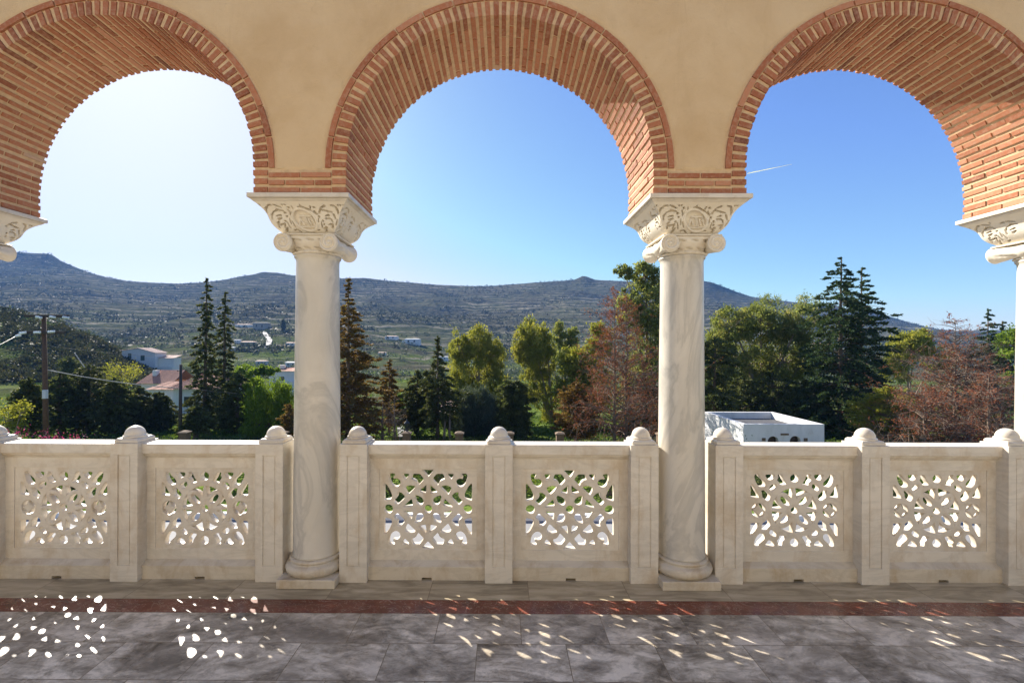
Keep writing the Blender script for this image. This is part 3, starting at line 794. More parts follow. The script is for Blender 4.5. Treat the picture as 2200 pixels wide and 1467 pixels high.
def make_panel(kind):
    root = thing('parapet_screen', '', 'stone screen', (0, 3.31, 0))
    U_ = .000505
    hs = holes_ring() if kind == 'ring' else holes_diamond()
    inner = rect(-.355, .355, .193 - ZP, .780 - ZP)
    plate('lattice', [inner] + widen([np.stack([h[:, 0] * U_, -h[:, 1] * U_], -1) for h in hs], .0085 if kind != 'ring' else .0105, extra=rosette if kind == 'ring' else None), -.0205, .024, M['marble_cream'], root, .0065).location = (0, 0, ZP)
    b = .3515
    plate('frame', [rect(-PW, PW, .118 - ZP, .855 - ZP), rect(-b, b, .1955 - ZP, .7775 - ZP)], -.027, .033, M['marble_cream'], root, .0012).location = (0, 0, ZP)
    m = MB()
    prof = [(-.027, .849), (-.033, .852), (-.037, .860), (-.045, .868), (-.049, .872), (-.052, .886), (-.069, .888), (-.071, .892), (-.071, .952), (-.066, .957),
            (.066, .957), (.071, .952), (.071, .892), (.069, .888), (.052, .886), (.049, .872), (.045, .868), (.033, .852), (.033, .849)]
    m.prism(prof, -PW, PW); m.build('top_rail', M['marble_cream'], root)
    m = MB(); nb = .035
    low = [(-.0705, 0), (-.0705, .018), (.0705, .018), (.0705, 0)]
    m.prism(low, -PW, -nb); m.prism(low, nb, PW)
    m.prism([(-.0705, .0182), (-.0705, .093), (-.068, .0955), (-.033, .119), (-.027, .1225), (.033, .1225), (.068, .0955), (.0705, .093), (.0705, .0182)], -PW, PW)
    m.build('base', M['marble_base'], root)
    return root
ring0, dia0 = make_panel('ring'), make_panel('diamond')
PN = ['pierced marble panel with ring and rosette, leftmost of all, below the power pole', 'pierced marble ring and rosette panel beside the column by the two tall dark conifers',
      'pierced marble diamond lattice panel nearer the browned conifer', 'pierced marble diamond lattice panel nearer the reddish dead conifer',
      'pierced marble ring and rosette panel right below the small white building', 'pierced marble panel with ring and rosette, below the bare rust coloured conifer']
used = {'ring': False, 'dia': False}
for i in range(6):
    b = i // 2 - 1; k = 'dia' if b == 0 else 'ring'; src = dia0 if b == 0 else ring0
    p = copy_tree(src) if used[k] else src; used[k] = True
    p.location = (b * S + (-.5 if i % 2 == 0 else .5) * PITCH, 3.31, 0); p['label'] = PN[i]; p['group'] = 'pierced panels of the balustrade'

# ------------------------------------------------------------------ terrain
HAZE = .00015
RX = [-900,-300,-100,35,64,97,111,123,147,176,188,223,264,293,337,378,425,457,484,513,542,560,592,616,639,690,730,779,821,877,939,995,1047,1080,1129,1185,1230,1247,1257,1276,1309,1340,1400,1460,1508,1522,1552,1578,1604,1634,1751,1879,1938,1971,2000,2036,2095,2167,2400,3000]
RY = [600,585,560,539,541,542,548,557,568,580,585,595,603,605,607,609,607,603,599,592,587,582,584,589,592,596,597,595,601,606,611,613,614,612,607,603,600,591,592,600,602,604,600,598,602,604,615,626,635,641,654,671,689,700,709,711,710,709,712,715]
def _h(ix, iy, s):
    n = (ix * 374761393 + iy * 668265263 + s * 1442695041) & 0x7fffffff
    n = ((n ^ (n >> 13)) * 1274126177) & 0x7fffffff
    return ((n ^ (n >> 16)) & 0xffff) / 65535.0
def vnoise(x, y, s=0):
    x = np.asarray(x, float); y = np.asarray(y, float)
    ix = np.floor(x).astype(np.int64); iy = np.floor(y).astype(np.int64); fx = x - ix; fy = y - iy
    fx = fx * fx * (3 - 2 * fx); fy = fy * fy * (3 - 2 * fy)
    return (_h(ix, iy, s) * (1 - fx) + _h(ix + 1, iy, s) * fx) * (1 - fy) + (_h(ix, iy + 1, s) * (1 - fx) + _h(ix + 1, iy + 1, s) * fx) * fy
def fbm(x, y, s=0, o=5):
    a, t, q = .5, 0, 0
    for i in range(o): t = t + a * vnoise(x * 2 ** i, y * 2 ** i, s + i); q += a; a *= .5
    return t / q - .5
YR = 1150.0
def ground(X, Y):
    X = np.asarray(X, float); Y = np.asarray(Y, float)
    px = U0 + F * (X - CX) / np.maximum(Y, 60)
    yr = np.interp(px, RX, RY); t = np.clip((Y - 240) / (YR - 240), 0, 1)
    sm = sum(np.interp(px + o_, RX, RY) for o_ in range(-160, 161, 40)) / 9; q = np.clip((t - .86) / .14, 0, 1) ** 1.5
    yr = yr * q + (sm + 3) * (1 - q) - .00287 * (px - 1100)
    zr = H + (V0 - yr) / F * YR
    z = np.interp(Y, [-80, 28, 34, 45, 70, 110, 160, 260], [-5.5, -5.5, -5.75, -6.3, -8.2, -9.6, -10.6, -10.8])
    t = np.clip((Y - 240) / (YR - 240), 0, 1)
    w = np.clip((Y - 240) / 60, 0, 1)
    hill = -10.8 + (zr + 10.8) * t ** 1.32
    hill = hill + 74 * fbm(X / 210, Y / 300, 3, 5) * (t * (1 - t)) ** .8 * 2.2 + 5 * fbm(X / 40, Y / 40, 9, 4) * t * np.clip((1 - t) * 6, .25, 1)
    z = np.where(Y > 240, z * (1 - w) + hill * w, z)
    z = np.where(Y > YR, zr - .35 * (Y - YR), z)
    crest = np.interp(px, [-400, 0, 60, 130, 200, 262, 330, 420], [30, 24.5, 22.5, 19.5, 13.5, 8.5, 3.5, 0])
    bumpz = crest * np.exp(-((Y - 175) / 52) ** 2)
    z = z + bumpz * (1 + .35 * fbm(X / 16, Y / 16, 21, 4)) + np.where((Y > 34), .5, 0) * fbm(X / 9, Y / 9, 5, 3) * np.clip((Y - 34) / 30, 0, 1)
    return z
def gz(x, y): return float(ground(x, y))
kk = np.linspace(-1.75, 1.75, 520)
yy = np.concatenate([[-60, -20, 0, 3.6, 10, 20, 27], np.geomspace(30, 1500, 330)])
KK, YY = np.meshgrid(kk, yy); XX = KK * (np.maximum(YY, 0) + 45)
ZZ = ground(XX, YY) - np.where(YY < 20, .02, 0.0)
def mat_terrain():
    m, nt, p = mat_new('scrubby terraced hillside')
    pos = coords(nt, world=True)
    sep = N(nt, 'ShaderNodeSeparateXYZ'); nt.links.new(pos, sep.inputs[0])
    n1 = noise(nt, pos, .012, 8, .62); n2 = noise(nt, pos, .11, 6, .65); n3 = noise(nt, pos, .5, 4, .6)
    earth = ramp(nt, n2, [(.3, (.02, .025, .013)), (.5, (.06, .058, .038)), (.72, (.13, .118, .082))])
    green = ramp(nt, n3, [(.3, (.055, .085, .018)), (.7, (.13, .18, .035))])
    # fields on the valley floor
    far = ramp(nt, math_(nt, 'DIVIDE', sep.outputs[1], 1000.0), [(.0, (1, 1, 1)), (.2, (.85,) * 3), (.42, (.35,) * 3), (.6, (.12,) * 3)])
    gm = math_(nt, 'MULTIPLY', ramp(nt, n1, [(.42, (0, 0, 0)), (.56, (1, 1, 1))]), far)
    near = ramp(nt, math_(nt, 'DIVIDE', sep.outputs[1], 1000.0), [(.0, (1, 1, 1)), (.055, (1, 1, 1)), (.075, (0, 0, 0))])
    gm = math_(nt, 'MAXIMUM', gm, math_(nt, 'MULTIPLY', near, .9))
    c = mix(nt, gm, earth, green)
    # dry stone terrace walls follow the contour
    warp = math_(nt, 'ADD', sep.outputs[2], math_(nt, 'MULTIPLY', n1, 26.0))
    fr = math_(nt, 'FRACT', math_(nt, 'MULTIPLY', warp, .125))
    line = ramp(nt, fr, [(.0, (1, 1, 1)), (.16, (1, 1, 1)), (.22, (0, 0, 0)), (1.0, (0, 0, 0))])
    brk = ramp(nt, noise(nt, pos, .006, 5, .6), [(.4, (0, 0, 0)), (.55, (1, 1, 1))])
    up = ramp(nt, math_(nt, 'DIVIDE', sep.outputs[1], 1000.0), [(.22, (0, 0, 0)), (.3, (1, 1, 1))])
    lm = math_(nt, 'MULTIPLY', math_(nt, 'MULTIPLY', line, brk), math_(nt, 'MULTIPLY', up, .9))
    c = mix(nt, lm, c, (.21, .19, .145))
    nt.links.new(c, p.inputs['Base Color']); p.inputs['Roughness'].default_value = 1.0; p.inputs['Specular IOR Level'].default_value = 0
    b = N(nt, 'ShaderNodeBump'); b.inputs['Strength'].default_value = .8; b.inputs['Distance'].default_value = 4.0
    nt.links.new(math_(nt, 'ADD', math_(nt, 'MULTIPLY', line, math_(nt, 'MULTIPLY', brk, .5)), math_(nt, 'MULTIPLY', n2, 1.2)), b.inputs['Height']); nt.links.new(b.outputs[0], p.inputs['Normal'])
    return m
nk, ny = len(kk), len(yy)
ii = (np.arange(ny - 1)[:, None] * nk + np.arange(nk - 1)[None]).ravel()
o = mesh_np('terrain', np.stack([XX, YY, ZZ], -1).reshape(-1, 3), np.stack([ii, ii + 1, ii + nk + 1, ii + nk], -1), mat_terrain(), smooth=True)
tag(o, kind='structure')
o = sheet('courtyard', -45, 45, 3.75, 19.0, -5.47, M['concrete'])

# ------------------------------------------------------------------ foliage builders
def cards(P, L, W, axis=None, spread=1.0, seed=0):
    """leaf shaped faces at the points P; axis = preferred long direction per leaf"""
    r = np.random.default_rng(seed); n = len(P)
    d = r.normal(size=(n, 3))
    if axis is not None: d = axis + d * spread * .5
    d /= np.linalg.norm(d, axis=1)[:, None] + 1e-9
    q = r.normal(size=(n, 3)); q -= (q * d).sum(1)[:, None] * d; q /= np.linalg.norm(q, axis=1)[:, None] + 1e-9
    L = L * r.uniform(.6, 1.3, n)[:, None]; W = W * r.uniform(.6, 1.3, n)[:, None]
    V = np.stack([P - d * L / 2, P + q * W / 2, P + d * L / 2, P - q * W / 2], 1).reshape(-1, 3)
    return V, np.arange(4 * n).reshape(-1, 4)
def foliage(name, P, L, W, mat, parent=None, axis=None, spread=1.0, tint=None, seed=0):
    V, Fc = cards(P, L, W, axis, spread, seed)
    if tint is None: tint = np.random.default_rng(seed + 1).uniform(0, 1, len(P))
    return mesh_np(name, V, Fc, mat, parent, tint=tint)
def place(px, Y, z=None):
    p = at(px, 900, Y); return Vector((p.x, Y, gz(p.x, Y) - .05 if z is None else z))
def conifer(label, px, ytop, Y, prof, mat, nb=150, leaf=(.2, .08), up=.25, droop=.35, cl=9, per=8, bare=0.0, group=None, name='conifer_tree', cat='tree', lean=0.0, trunk_r=.16, tuft=1.0, seed=1, bark='bark', minlen=.3):
    """prof: crown half width in photo pixels at photo heights [(y, halfwidth), ...] from the top down"""
    r = np.random.default_rng(seed)
    base = place(px, Y); zt = at(px, ytop, Y).z; k = Y / F
    root = thing(name, label, cat, base, group)
    Hh = zt - base.z
    zs = np.array([at(px, y, Y).z - base.z for y, _ in prof]); ws = np.array([wv * k for _, wv in prof])
    z0 = zs.min()
    m = MB(); tp = [(lean * (q / 8) ** 2 + r.normal() * .02, r.normal() * .02, Hh * q / 8) for q in range(9)]
    m.tube(tp, [trunk_r * (1 - .9 * q / 8) + .012 for q in range(9)], 7)
    P, A, T = [], [], []
    # whorls: more branches where the crown is wide
    zz = np.linspace(z0, zt - base.z - .05, 400); ww = np.interp(zz, zs[::-1], ws[::-1])
    cdf = np.cumsum(.35 * ww.mean() + ww); cdf /= cdf[-1]
    for b in range(nb):
        z = np.interp((b + r.uniform(0, 1)) / nb, cdf, zz); wd = np.interp(z, zs[::-1], ws[::-1])
        L = max(wd * (r.uniform(.55, 1.12) if r.uniform() > .12 else r.uniform(1.0, 1.3)), minlen * .5)
        a = b * 2.399963 + r.normal() * .4
        d = np.array([math.cos(a), math.sin(a), 0]); tx = lean * (z / Hh) ** 2
        s = np.linspace(0, 1, 6); u_, dr_ = up + r.normal() * .12, droop + r.normal() * .1
        pts = np.stack([tx + d[0] * L * s, d[1] * L * s, z + L * (u_ * s - dr_ * s * s)], -1)
        m.tube(pts, np.linspace(.012 + .012 * L, .004, 6), 3, cap=False)
        if r.uniform() < bare: continue
        nc = max(2, int(1.35 * cl * (.35 + L / (ws.max() + .01))))
        bt = r.uniform(0, .5)
        for q in range(nc):
            sq = r.uniform(.12, 1.0) ** .7
            c = np.array([np.interp(sq, s, pts[:, i]) for i in range(3)])
            rad = (.05 + .085 * L * (1.15 - sq)) * tuft
            pp = c + r.normal(size=(per, 3)) * rad * (1, 1, .55)
            P.append(pp); ax = (pp - c) / (rad + .01) * .4 + d * .8 + np.array([0, 0, .15]); A.append(ax); T.append(np.clip(bt + r.uniform(0, .5, per), 0, 1))
    # leader
    nl = 50; lz = np.sort(r.uniform(Hh * .9, Hh, nl)); pp = np.stack([np.full(nl, lean) + r.normal(size=nl) * .03, r.normal(size=nl) * .03, lz], -1)
    P.append(pp); A.append(np.tile([0, 0, 1.0], (nl, 1))); T.append(r.uniform(0, .7, nl))
    m.build('trunk', M[bark], root, smooth=True, fix=False)
    P = np.concatenate(P); foliage('crown', P, leaf[0] * 1.3, leaf[1] * 1.5, M[mat], root, np.concatenate(A), 1.0, np.concatenate(T), seed)
    return root
def broadleaf(label, px, Y, blobs, mat, clumps=60, per=120, leaf=(.2, .07), hang=.5, group=None, name='broadleaf_tree', cat='tree', seed=1, bark='bark_pale', trunk_r=.2, gap=.16, stems=1, depth=.8, limbs=True, split=.35):
    """blobs: ellipses of the crown in photo pixels (px, py, rx, ry, share)"""
    r = np.random.default_rng(seed); base = place(px, Y); k = Y / F
    root = thing(name, label, cat, base, group)
    m = MB(); P, A, T = [], [], []
    tot = sum(b[4] for b in blobs); clumps = int(clumps * 1.7); per = int(per * .42); leaf = (leaf[0] * 1.75, leaf[1] * 1.9); gap = gap * .78
    for bi, (bx, by, rx, ry, sh) in enumerate(blobs):
        c = np.array(at(bx, by, Y) - base); R3 = np.array([rx * k, rx * k * depth, ry * k])
        c[1] += r.normal() * .25 * R3[1]
        if limbs:
            st = np.array([r.normal() * .12 * stems, r.normal() * .1, 0]); tp = c + np.array([0, 0, R3[2] * .25]); mid = st * .6 + c * split; mid[2] = (c[2] - R3[2]) * .75 if c[2] - R3[2] > .6 else c[2] * .45
            s = np.linspace(0, 1, 8)[:, None]; pts = (1 - s) ** 2 * st + 2 * s * (1 - s) * mid + s * s * tp
            m.tube(pts, np.linspace(trunk_r * (1 if bi == 0 else .7), .02, 8), 6)
        n = max(3, int(clumps * sh / tot))
        for q in range(n):
            u = r.normal(size=3); u /= np.linalg.norm(u); rad = r.uniform(.15, 1) ** .45
            cc = c + u * R3 * rad
            if limbs and q % 3 == 0:
                a = c + np.array([0, 0, -R3[2] * .3]); s = np.linspace(0, 1, 5)[:, None]; mid = (a + cc) / 2 + np.array([0, 0, .15 * R3[2]])
                m.tube((1 - s) ** 2 * a + 2 * s * (1 - s) * mid + s * s * cc, np.linspace(.035 * trunk_r / .2 + .01, .006, 5), 3, cap=False)
            g = gap * (R3.mean() + .3) * r.uniform(.6, 1.3)
            nn = int(per * r.uniform(.6, 1.4))
            pp = cc + r.normal(size=(nn, 3)) * g * np.array([1, 1, .9]) + np.array([0, 0, -hang * g]) * r.uniform(0, 1.5, (nn, 1))
            P.append(pp); ax = np.tile([0, 0, -1.0], (nn, 1)) * (hang + .05); A.append(ax)
            T.append(np.clip(r.uniform(0, .55) + r.uniform(0, .45, nn), 0, 1))
    if m.n: m.build('trunk', M[bark], root, smooth=True, fix=False)
    P = np.concatenate(P); foliage('crown', P, leaf[0], leaf[1], M[mat], root, np.concatenate(A), 1.4, np.concatenate(T), seed)
    return root
def dead_tree(label, stems, Y, spread, mat, nb=90, tufts=.6, up=.5, sub=7, seed=1, group=None, name='dead_conifer', per=10, leaf=(.13, .05), low=.05, taper=.85):
    """stems: [(px, ytop), ...]; spread: branch length in photo pixels at the bottom"""
    r = np.random.default_rng(seed); base = place(stems[0][0], Y); k = Y / F
    root = thing(name, label, 'tree', base, group); m = MB(); b_ = MB(); P, A, T = [], [], []
    for px, yt in stems:
        top = np.array(at(px, yt, Y) - base); foot = np.array(place(px, Y) - base) ; Hh = top[2] - foot[2]
        s = np.linspace(0, 1, 9)[:, None]; pts = foot * (1 - s) + top * s + r.normal(size=(9, 3)) * .03
        m.tube(pts, np.linspace(.13, .012, 9), 7)
        for b in range(nb):
            t = low + (1 - low) * (b + r.uniform()) / nb; o_ = foot * (1 - t) + top * t
            L = spread * k * (1 - t * taper) * r.uniform(.35, 1.1); a = b * 2.399963 + r.normal() * .5
            d = np.array([math.cos(a), math.sin(a) * .8, 0]); uu = up + r.normal() * .25
            ss = np.linspace(0, 1, 6); wob = r.normal(size=3) * .06 * L
            bp = o_ + np.stack([d[0] * L * ss, d[1] * L * ss, L * (uu * ss - .25 * ss ** 2)], -1) + wob * (ss * (1 - ss) * 2)[:, None]
            b_.tube(bp, np.linspace(.010 + .012 * L, .004, 6), 4, cap=False)
            for q in range(int(sub * (.4 + L))):
                sq = r.uniform(.25, 1); c = np.array([np.interp(sq, ss, bp[:, i]) for i in range(3)])
                e = c + (d * r.uniform(.2, .8) + r.normal(size=3) * .55) * L * .3
                b_.tube(np.stack([c, (c + e) / 2 + r.normal(size=3) * .02, e]), [.007, .005, .003], 3, cap=False)
                if r.uniform() < tufts:
                    pp = c + (e - c) * r.uniform(.3, 1.1, (per, 1)) + r.normal(size=(per, 3)) * .07
                    P.append(pp); A.append(np.tile((e - c) / (np.linalg.norm(e - c) + .01), (per, 1))); T.append(np.clip(r.uniform(0, .6) + r.uniform(0, .4, per), 0, 1))
    m.build('trunk', M['bark_dead'], root, smooth=True, fix=False); b_.build('branches', M['bark_dead'], root, fix=False)
    if P: foliage('needles', np.concatenate(P), leaf[0], leaf[1], M[mat], root, np.concatenate(A), .8, np.concatenate(T), seed)
    return root
def scrub(name, pts, rad, per, mat, leaf=.35, flat=.7, seed=1):
    """many low shrubs that nobody could count, as one object"""
    r = np.random.default_rng(seed); n = len(pts)
    u = r.normal(size=(n, per, 3)); u /= np.linalg.norm(u, axis=2)[..., None]; u *= r.uniform(.3, 1, (n, per, 1)) ** .5
    P = pts[:, None] + u * rad[:, None, None] * np.array([1, 1, flat]) + np.array([0, 0, .45]) * rad[:, None, None] * flat
    t = np.clip(np.repeat(r.uniform(0, .6, (n, 1)), per, 1) + r.uniform(0, .4, (n, per)), 0, 1)
    V, Fc = cards(P.reshape(-1, 3), np.repeat(rad * leaf, per)[:, None], np.repeat(rad * leaf * .75, per)[:, None], None, 1, seed)
    o = mesh_np(name, V, Fc, M[mat], tint=t.ravel()); tag(o, kind='stuff'); return o

# ---- scrub on the hills, olive groves in the valley
def scatter(n, Y0, Y1, p0, p1, pw=1.0, seed=1, dens=None):
    r = np.random.default_rng(seed); u = r.uniform(0, 1, n); Y = (Y0 ** pw + u * (Y1 ** pw - Y0 ** pw)) ** (1 / pw); px = r.uniform(p0, p1, n)
    X = CX + (px - U0) / F * Y
    if dens is not None:
        keep = r.uniform(0, 1, n) < dens(X, Y); X, Y = X[keep], Y[keep]
    return np.stack([X, Y, ground(X, Y)], -1)
clump = lambda sc_, s, lo, hi: (lambda X, Y: np.clip((fbm(X / sc_, Y / sc_, s, 3) + .5 - lo) / (hi - lo), .06, 1))
pts = scatter(52000, 300, 1148, -350, 2450, 1.2, 11, clump(60, 31, .38, .62)); r_ = np.random.default_rng(5)
scrub('hillside_scrub', pts, r_.gamma(2.2, .5, len(pts)) + .5, 9, 'leaf_scrub', .8, .7, 3)
pts = scatter(6500, 165, 460, -250, 2350, 1.0, 13, clump(45, 37, .42, .56)); scrub('olive_groves', pts, r_.uniform(1.2, 2.6, len(pts)), 34, 'leaf_casuarina', .42, .85, 4)
pts = scatter(7000, 100, 240, -350, 400, 1.0, 15, clump(20, 41, .35, .6)); scrub('slope_scrub', pts, r_.uniform(.7, 2.0, len(pts)), 36, 'leaf_slope', .42, .75, 6)
pts = scatter(1100, 60, 165, -200, 2300, 1.0, 17, clump(18, 43, .45, .6)); scrub('valley_undergrowth', pts, r_.uniform(.6, 1.5, len(pts)), 60, 'leaf_hedge', .3, .8, 7)
pts = scatter(9000, 34.5, 60, -100, 2300, 1.0, 19); scrub('meadow_grass', pts, r_.uniform(.12, .32, len(pts)), 7, 'leaf_hedge', .9, .8, 8)

# ------------------------------------------------------------------ fence, hedges, kiosk
YFN = 27.0
def make_pillar():
    root = thing('fence_pillar', '', 'fence pillar')
    m = MB(); m.box(-.22, .22, -.22, .22, 0, 2.02); m.build('shaft', M['pillar'], root, bevel=.02)
    m = MB(); m.box(-.27, .27, -.27, .27, 2.02, 2.09); m.hexa([(-.27, -.27, 2.09), (.27, -.27, 2.09), (.27, .27, 2.09), (-.27, .27, 2.09), (-.12, -.12, 2.17), (.12, -.12, 2.17), (.12, .12, 2.17), (-.12, .12, 2.17)])
    m.build('cap', M['pillar'], root)
    return root
PIX = [-40, 288, 397, 608, 768, 874, 987, 1095, 1203, 1420]; KEEP = [0, 3, 4, 6, 7, 8, 9, 10, 11, 13]
PLB = {0: 'sandstone fence pillar outside the left picture edge behind the rail', 1: 'sandstone fence pillar behind magenta flowers at the foot of the power pole', 2: 'sandstone fence pillar under the dark cedar row, nearer the power pole', 3: 'sandstone fence pillar under the dark cedar row, nearer the tile roofed house',
       4: 'sandstone fence pillar at the foot of the dark thin pole', 5: 'sandstone fence pillar in front of the tall conifers', 6: 'sandstone fence pillar beside the marble column, in front of the bright green tree', 7: 'sandstone fence pillar under the browned conifer', 8: 'sandstone fence pillar with a dark lantern on its top, by the garden path',
       9: 'sandstone fence pillar before the blue green casuarina', 10: 'sandstone fence pillar hidden behind a marble dome, under the black cypress', 11: 'sandstone fence pillar beside the pale leaning eucalyptus trunk', 12: 'sandstone fence pillar under the reddish dead conifer', 13: 'sandstone fence pillar behind the second marble column'}
pil0 = make_pillar(); PXW = []
for i, px in enumerate(PIX):
    p = pil0 if i == 0 else copy_tree(pil0); x = at(px, 930, YFN).x; PXW.append(x)
    p.location = (x, YFN, -5.5); p['label'] = PLB[KEEP[i]]; p['group'] = 'stone pillars of the garden fence'
def make_span(wd):
    m = MB()
    for z in (.25, 1.55): m.box(-wd / 2, wd / 2, -.02, .02, z, z + .04)
    n = int(wd / .13)
    for i in range(n):
        x = -wd / 2 + wd * (i + .5) / n; m.box(x - .009, x + .009, -.009, .009, .12, 1.72)
        m.hexa([(x - .016, -.016, 1.72), (x + .016, -.016, 1.72), (x + .016, .016, 1.72), (x - .016, .016, 1.72), (x - .001, -.001, 1.82), (x + .001, -.001, 1.82), (x + .001, .001, 1.82), (x - .001, .001, 1.82)])
    return m.build('iron_railing', M['iron'])
SPL = {0: 'magenta flowers', 1: 'the dark cedar row', 2: 'the dark cedars', 3: 'the tile roofed house', 4: 'the dark thin pole', 5: 'the bright green tree', 6: 'the first marble column', 7: 'the low red leaved shrub', 8: 'the garden path and the bare trees', 9: 'the blue green casuarina', 10: 'the black cypress', 11: 'the leaning eucalyptus trunk', 12: 'the two dead trunks'}
for i in range(9):
    x0, x1 = PXW[i] + .25, PXW[i + 1] - .25
    o = make_span(x1 - x0); o.location = ((x0 + x1) / 2, YFN, -5.5)
    tag(o, 'black iron picket railing between pillars, in front of ' + SPL[KEEP[i]], 'fence', 'spans of iron railing')
# lantern on one pillar
x = PXW[5]; t = thing('lantern', 'dark lantern standing on a fence pillar by the garden path', 'lantern', (x, YFN, -3.33))
m = MB(); m.lathe([(.08, 0), (.05, .03), (.03, .12), (.09, .18)], seg=8)
for a in range(6): m.tube([(.1 * math.cos(a * 1.047), .1 * math.sin(a * 1.047), .18), (.14 * math.cos(a * 1.047), .14 * math.sin(a * 1.047), .48)], .012, 4)
m.build('frame', M['iron'], t); m = MB(); m.lathe([(.17, .48), (.06, .62), (.02, .70), (0, .72)], seg=8); m.build('roof', M['iron'], t); m = MB(); m.lathe([(.085, .19), (.125, .47)], seg=6); m.build('glass', M['dark_glass'], t)
# low white kerb wall and hedge shrubs behind the courtyard
m = MB(); m.box(-45, 45, 18.8, 19.05, -5.5, -5.22); tag(m.build('kerb_wall', M['kerb'], bevel=.02), 'low white kerb wall between the courtyard and the hedge', 'kerb')
def bush(label, px, Y, wpx, h, mat, n=14, per=150, leaf=(.10, .06), group=None, name='hedge_shrub', cat='shrub', seed=1, z=-5.5):
    r = np.random.default_rng(seed); k = Y / F; x = at(px, 900, Y).x; root = thing(name, label, cat, (x, Y, z), group)
    P, A, T = [], [], []; m = MB(); wd = wpx * k / 2
    for q in range(n):
        c = np.array([r.uniform(-1, 1) * wd, r.uniform(-.8, .8) * min(wd, .9), h * r.uniform(.25, .85)])
        m.tube([(c[0] * .3, c[1] * .3, 0), (c[0] * .7, c[1] * .7, c[2] * .5), tuple(c)], [.03, .02, .008], 4, cap=False)
        pp = c + r.normal(size=(per, 3)) * (h * .17, h * .17, h * .15); pp[:, 2] = np.abs(pp[:, 2]); P.append(pp); A.append(np.tile([0, 0, .3], (per, 1))); T.append(np.clip(r.uniform(0, .5) + r.uniform(0, .5, per), 0, 1))
    m.build('stems', M['bark'], root, fix=False)
    foliage('crown', np.concatenate(P), leaf[0], leaf[1], M[mat], root, np.concatenate(A), 2, np.concatenate(T), seed); return root
HB = [(40, 120), (150, 100), (260, 120), (380, 110), (500, 130), (760, 90), (845, 95), (930, 100), (1015, 90), (1120, 110), (1215, 100), (1310, 95), (1395, 80)]
HLB = ['bright green', 'rounded green', 'tall loose green', 'dense green', 'wide green', 'small bright', 'dark leaved', 'light green', 'glossy green', 'broad green', 'sprawling green', 'low thick', 'narrow green']
HPL = ['at the foot of the power pole', 'below the magenta flowers', 'below the dark cedars', 'below the dark thin pole', 'below the tall conifers', 'below the browned conifer', 'seen through the first diamond panel on its left side', 'seen through the middle of the first diamond panel', 'seen through the first diamond panel on its right side', 'seen through the second diamond panel on its left side', 'seen through the middle of the second diamond panel', 'seen through the second diamond panel on its right side', 'behind the second marble column']
for i, (px, wd) in enumerate(HB):
    bush(HLB[i] + ' hedge shrub ' + HPL[i], px, 22.0 + (i * 37 % 11) * .22, wd, 1.35 + .25 * ((i * 5) % 4), ['leaf_hedge', 'leaf_bright', 'leaf_hedge', 'leaf_dark'][i % 4], group='hedge shrubs behind the kerb wall', seed=40 + i)
for i, (px, wd) in enumerate([(1640, 110), (1760, 110), (1880, 130), (2010, 120), (2130, 120)]):
    bush(['dark hedge shrub left of the kiosk door arches', 'dark hedge shrub below the kiosk corner', 'dark hedge shrub below the big spruce', 'dull hedge shrub below the yellow green juniper', 'dull hedge shrub below the bare rust conifer'][i], px, 21.2 + .3 * (i % 2), wd, 1.2, ['leaf_dark', 'leaf_hedge'][i % 2], group='hedge shrubs behind the kerb wall', seed=60 + i)
for i, (px, py, wd) in enumerate([(48, 933, 50), (112, 928, 40), (168, 930, 44)]):
    b = bush(['magenta bougainvillea at the left picture edge', 'pale magenta bougainvillea beside the power pole foot', 'sparse magenta bougainvillea under the dark cedars'][i], px, 25.6, wd, 2.35 - .12 * i, 'leaf_hedge', 9, 70, (.1, .06), 'bougainvillea bushes by the fence', 'bougainvillea', 'flowering shrub', 80 + i)
    r = np.random.default_rng(90 + i); n = 120; pp = np.stack([r.normal(size=n) * wd * 25 / F * .35, r.normal(size=n) * .3 - .2, (2.1 - .12 * i) + r.normal(size=n) * .22], -1)
    foliage('blossoms', pp, .09, .07, M['petal'], b, None, 1, None, 95 + i)
b = bush('low shrub with rusty red leaves beside the browned conifer', 815, 29.5, 95, 1.35, 'leaf_rust', 12, 90, (.12, .06), None, 'red_shrub', 'shrub', 101, -5.55)
# kiosk: small white flat roofed building
K0 = 26.0; kx0, kx1 = at(1597, 910, K0).x, at(1771, 910, K0).x; kz = at(1650, 910.5, K0).z; K1 = 31.0; kb = -5.52
kio = thing('white_kiosk', 'small white flat roofed building with two arched openings and a parapet', 'building', (kx0, K0, kb)); kw, kd, kh = kx1 - kx0, K1 - K0, kz - kb
def arch_front(mb, w_, h_, ops, y0, y1):
    """front wall with arched openings (centre, half width, spring height)"""
    xs = sorted(set([0, w_] + sum([[c - a, c + a] for c, a, s in ops], [])))
    for i in range(0, len(xs) - 1):
        x0, x1 = xs[i], xs[i + 1]; hit = [o for o in ops if o[0] - o[1] - 1e-6 <= x0 and x1 <= o[0] + o[1] + 1e-6]
        if not hit: mb.box(x0, x1, y0, y1, 0, h_); continue
        c, a, s = hit[0]; n = 14
        for q in range(n):
            t0, t1 = math.pi * (1 - q / n), math.pi * (1 - (q + 1) / n); xa, xb = c + a * math.cos(t0), c + a * math.cos(t1); za, zb_ = s + a * math.sin(t0), s + a * math.sin(t1)
            mb.hexa([(xa, y0, za), (xb, y0, zb_), (xb, y1, zb_), (xa, y1, za), (xa, y0, h_), (xb, y0, h_), (xb, y1, h_), (xa, y1, h_)])
m = MB(); sx = kw / 174.0
ops = [((1661 - 1597) * sx, 11.5 * sx, kh - .70 - 11 * sx), ((1708.5 - 1597) * sx, 11.5 * sx, kh - .68 - 11 * sx)]
arch_front(m, kw, kh, ops, 0, .22)
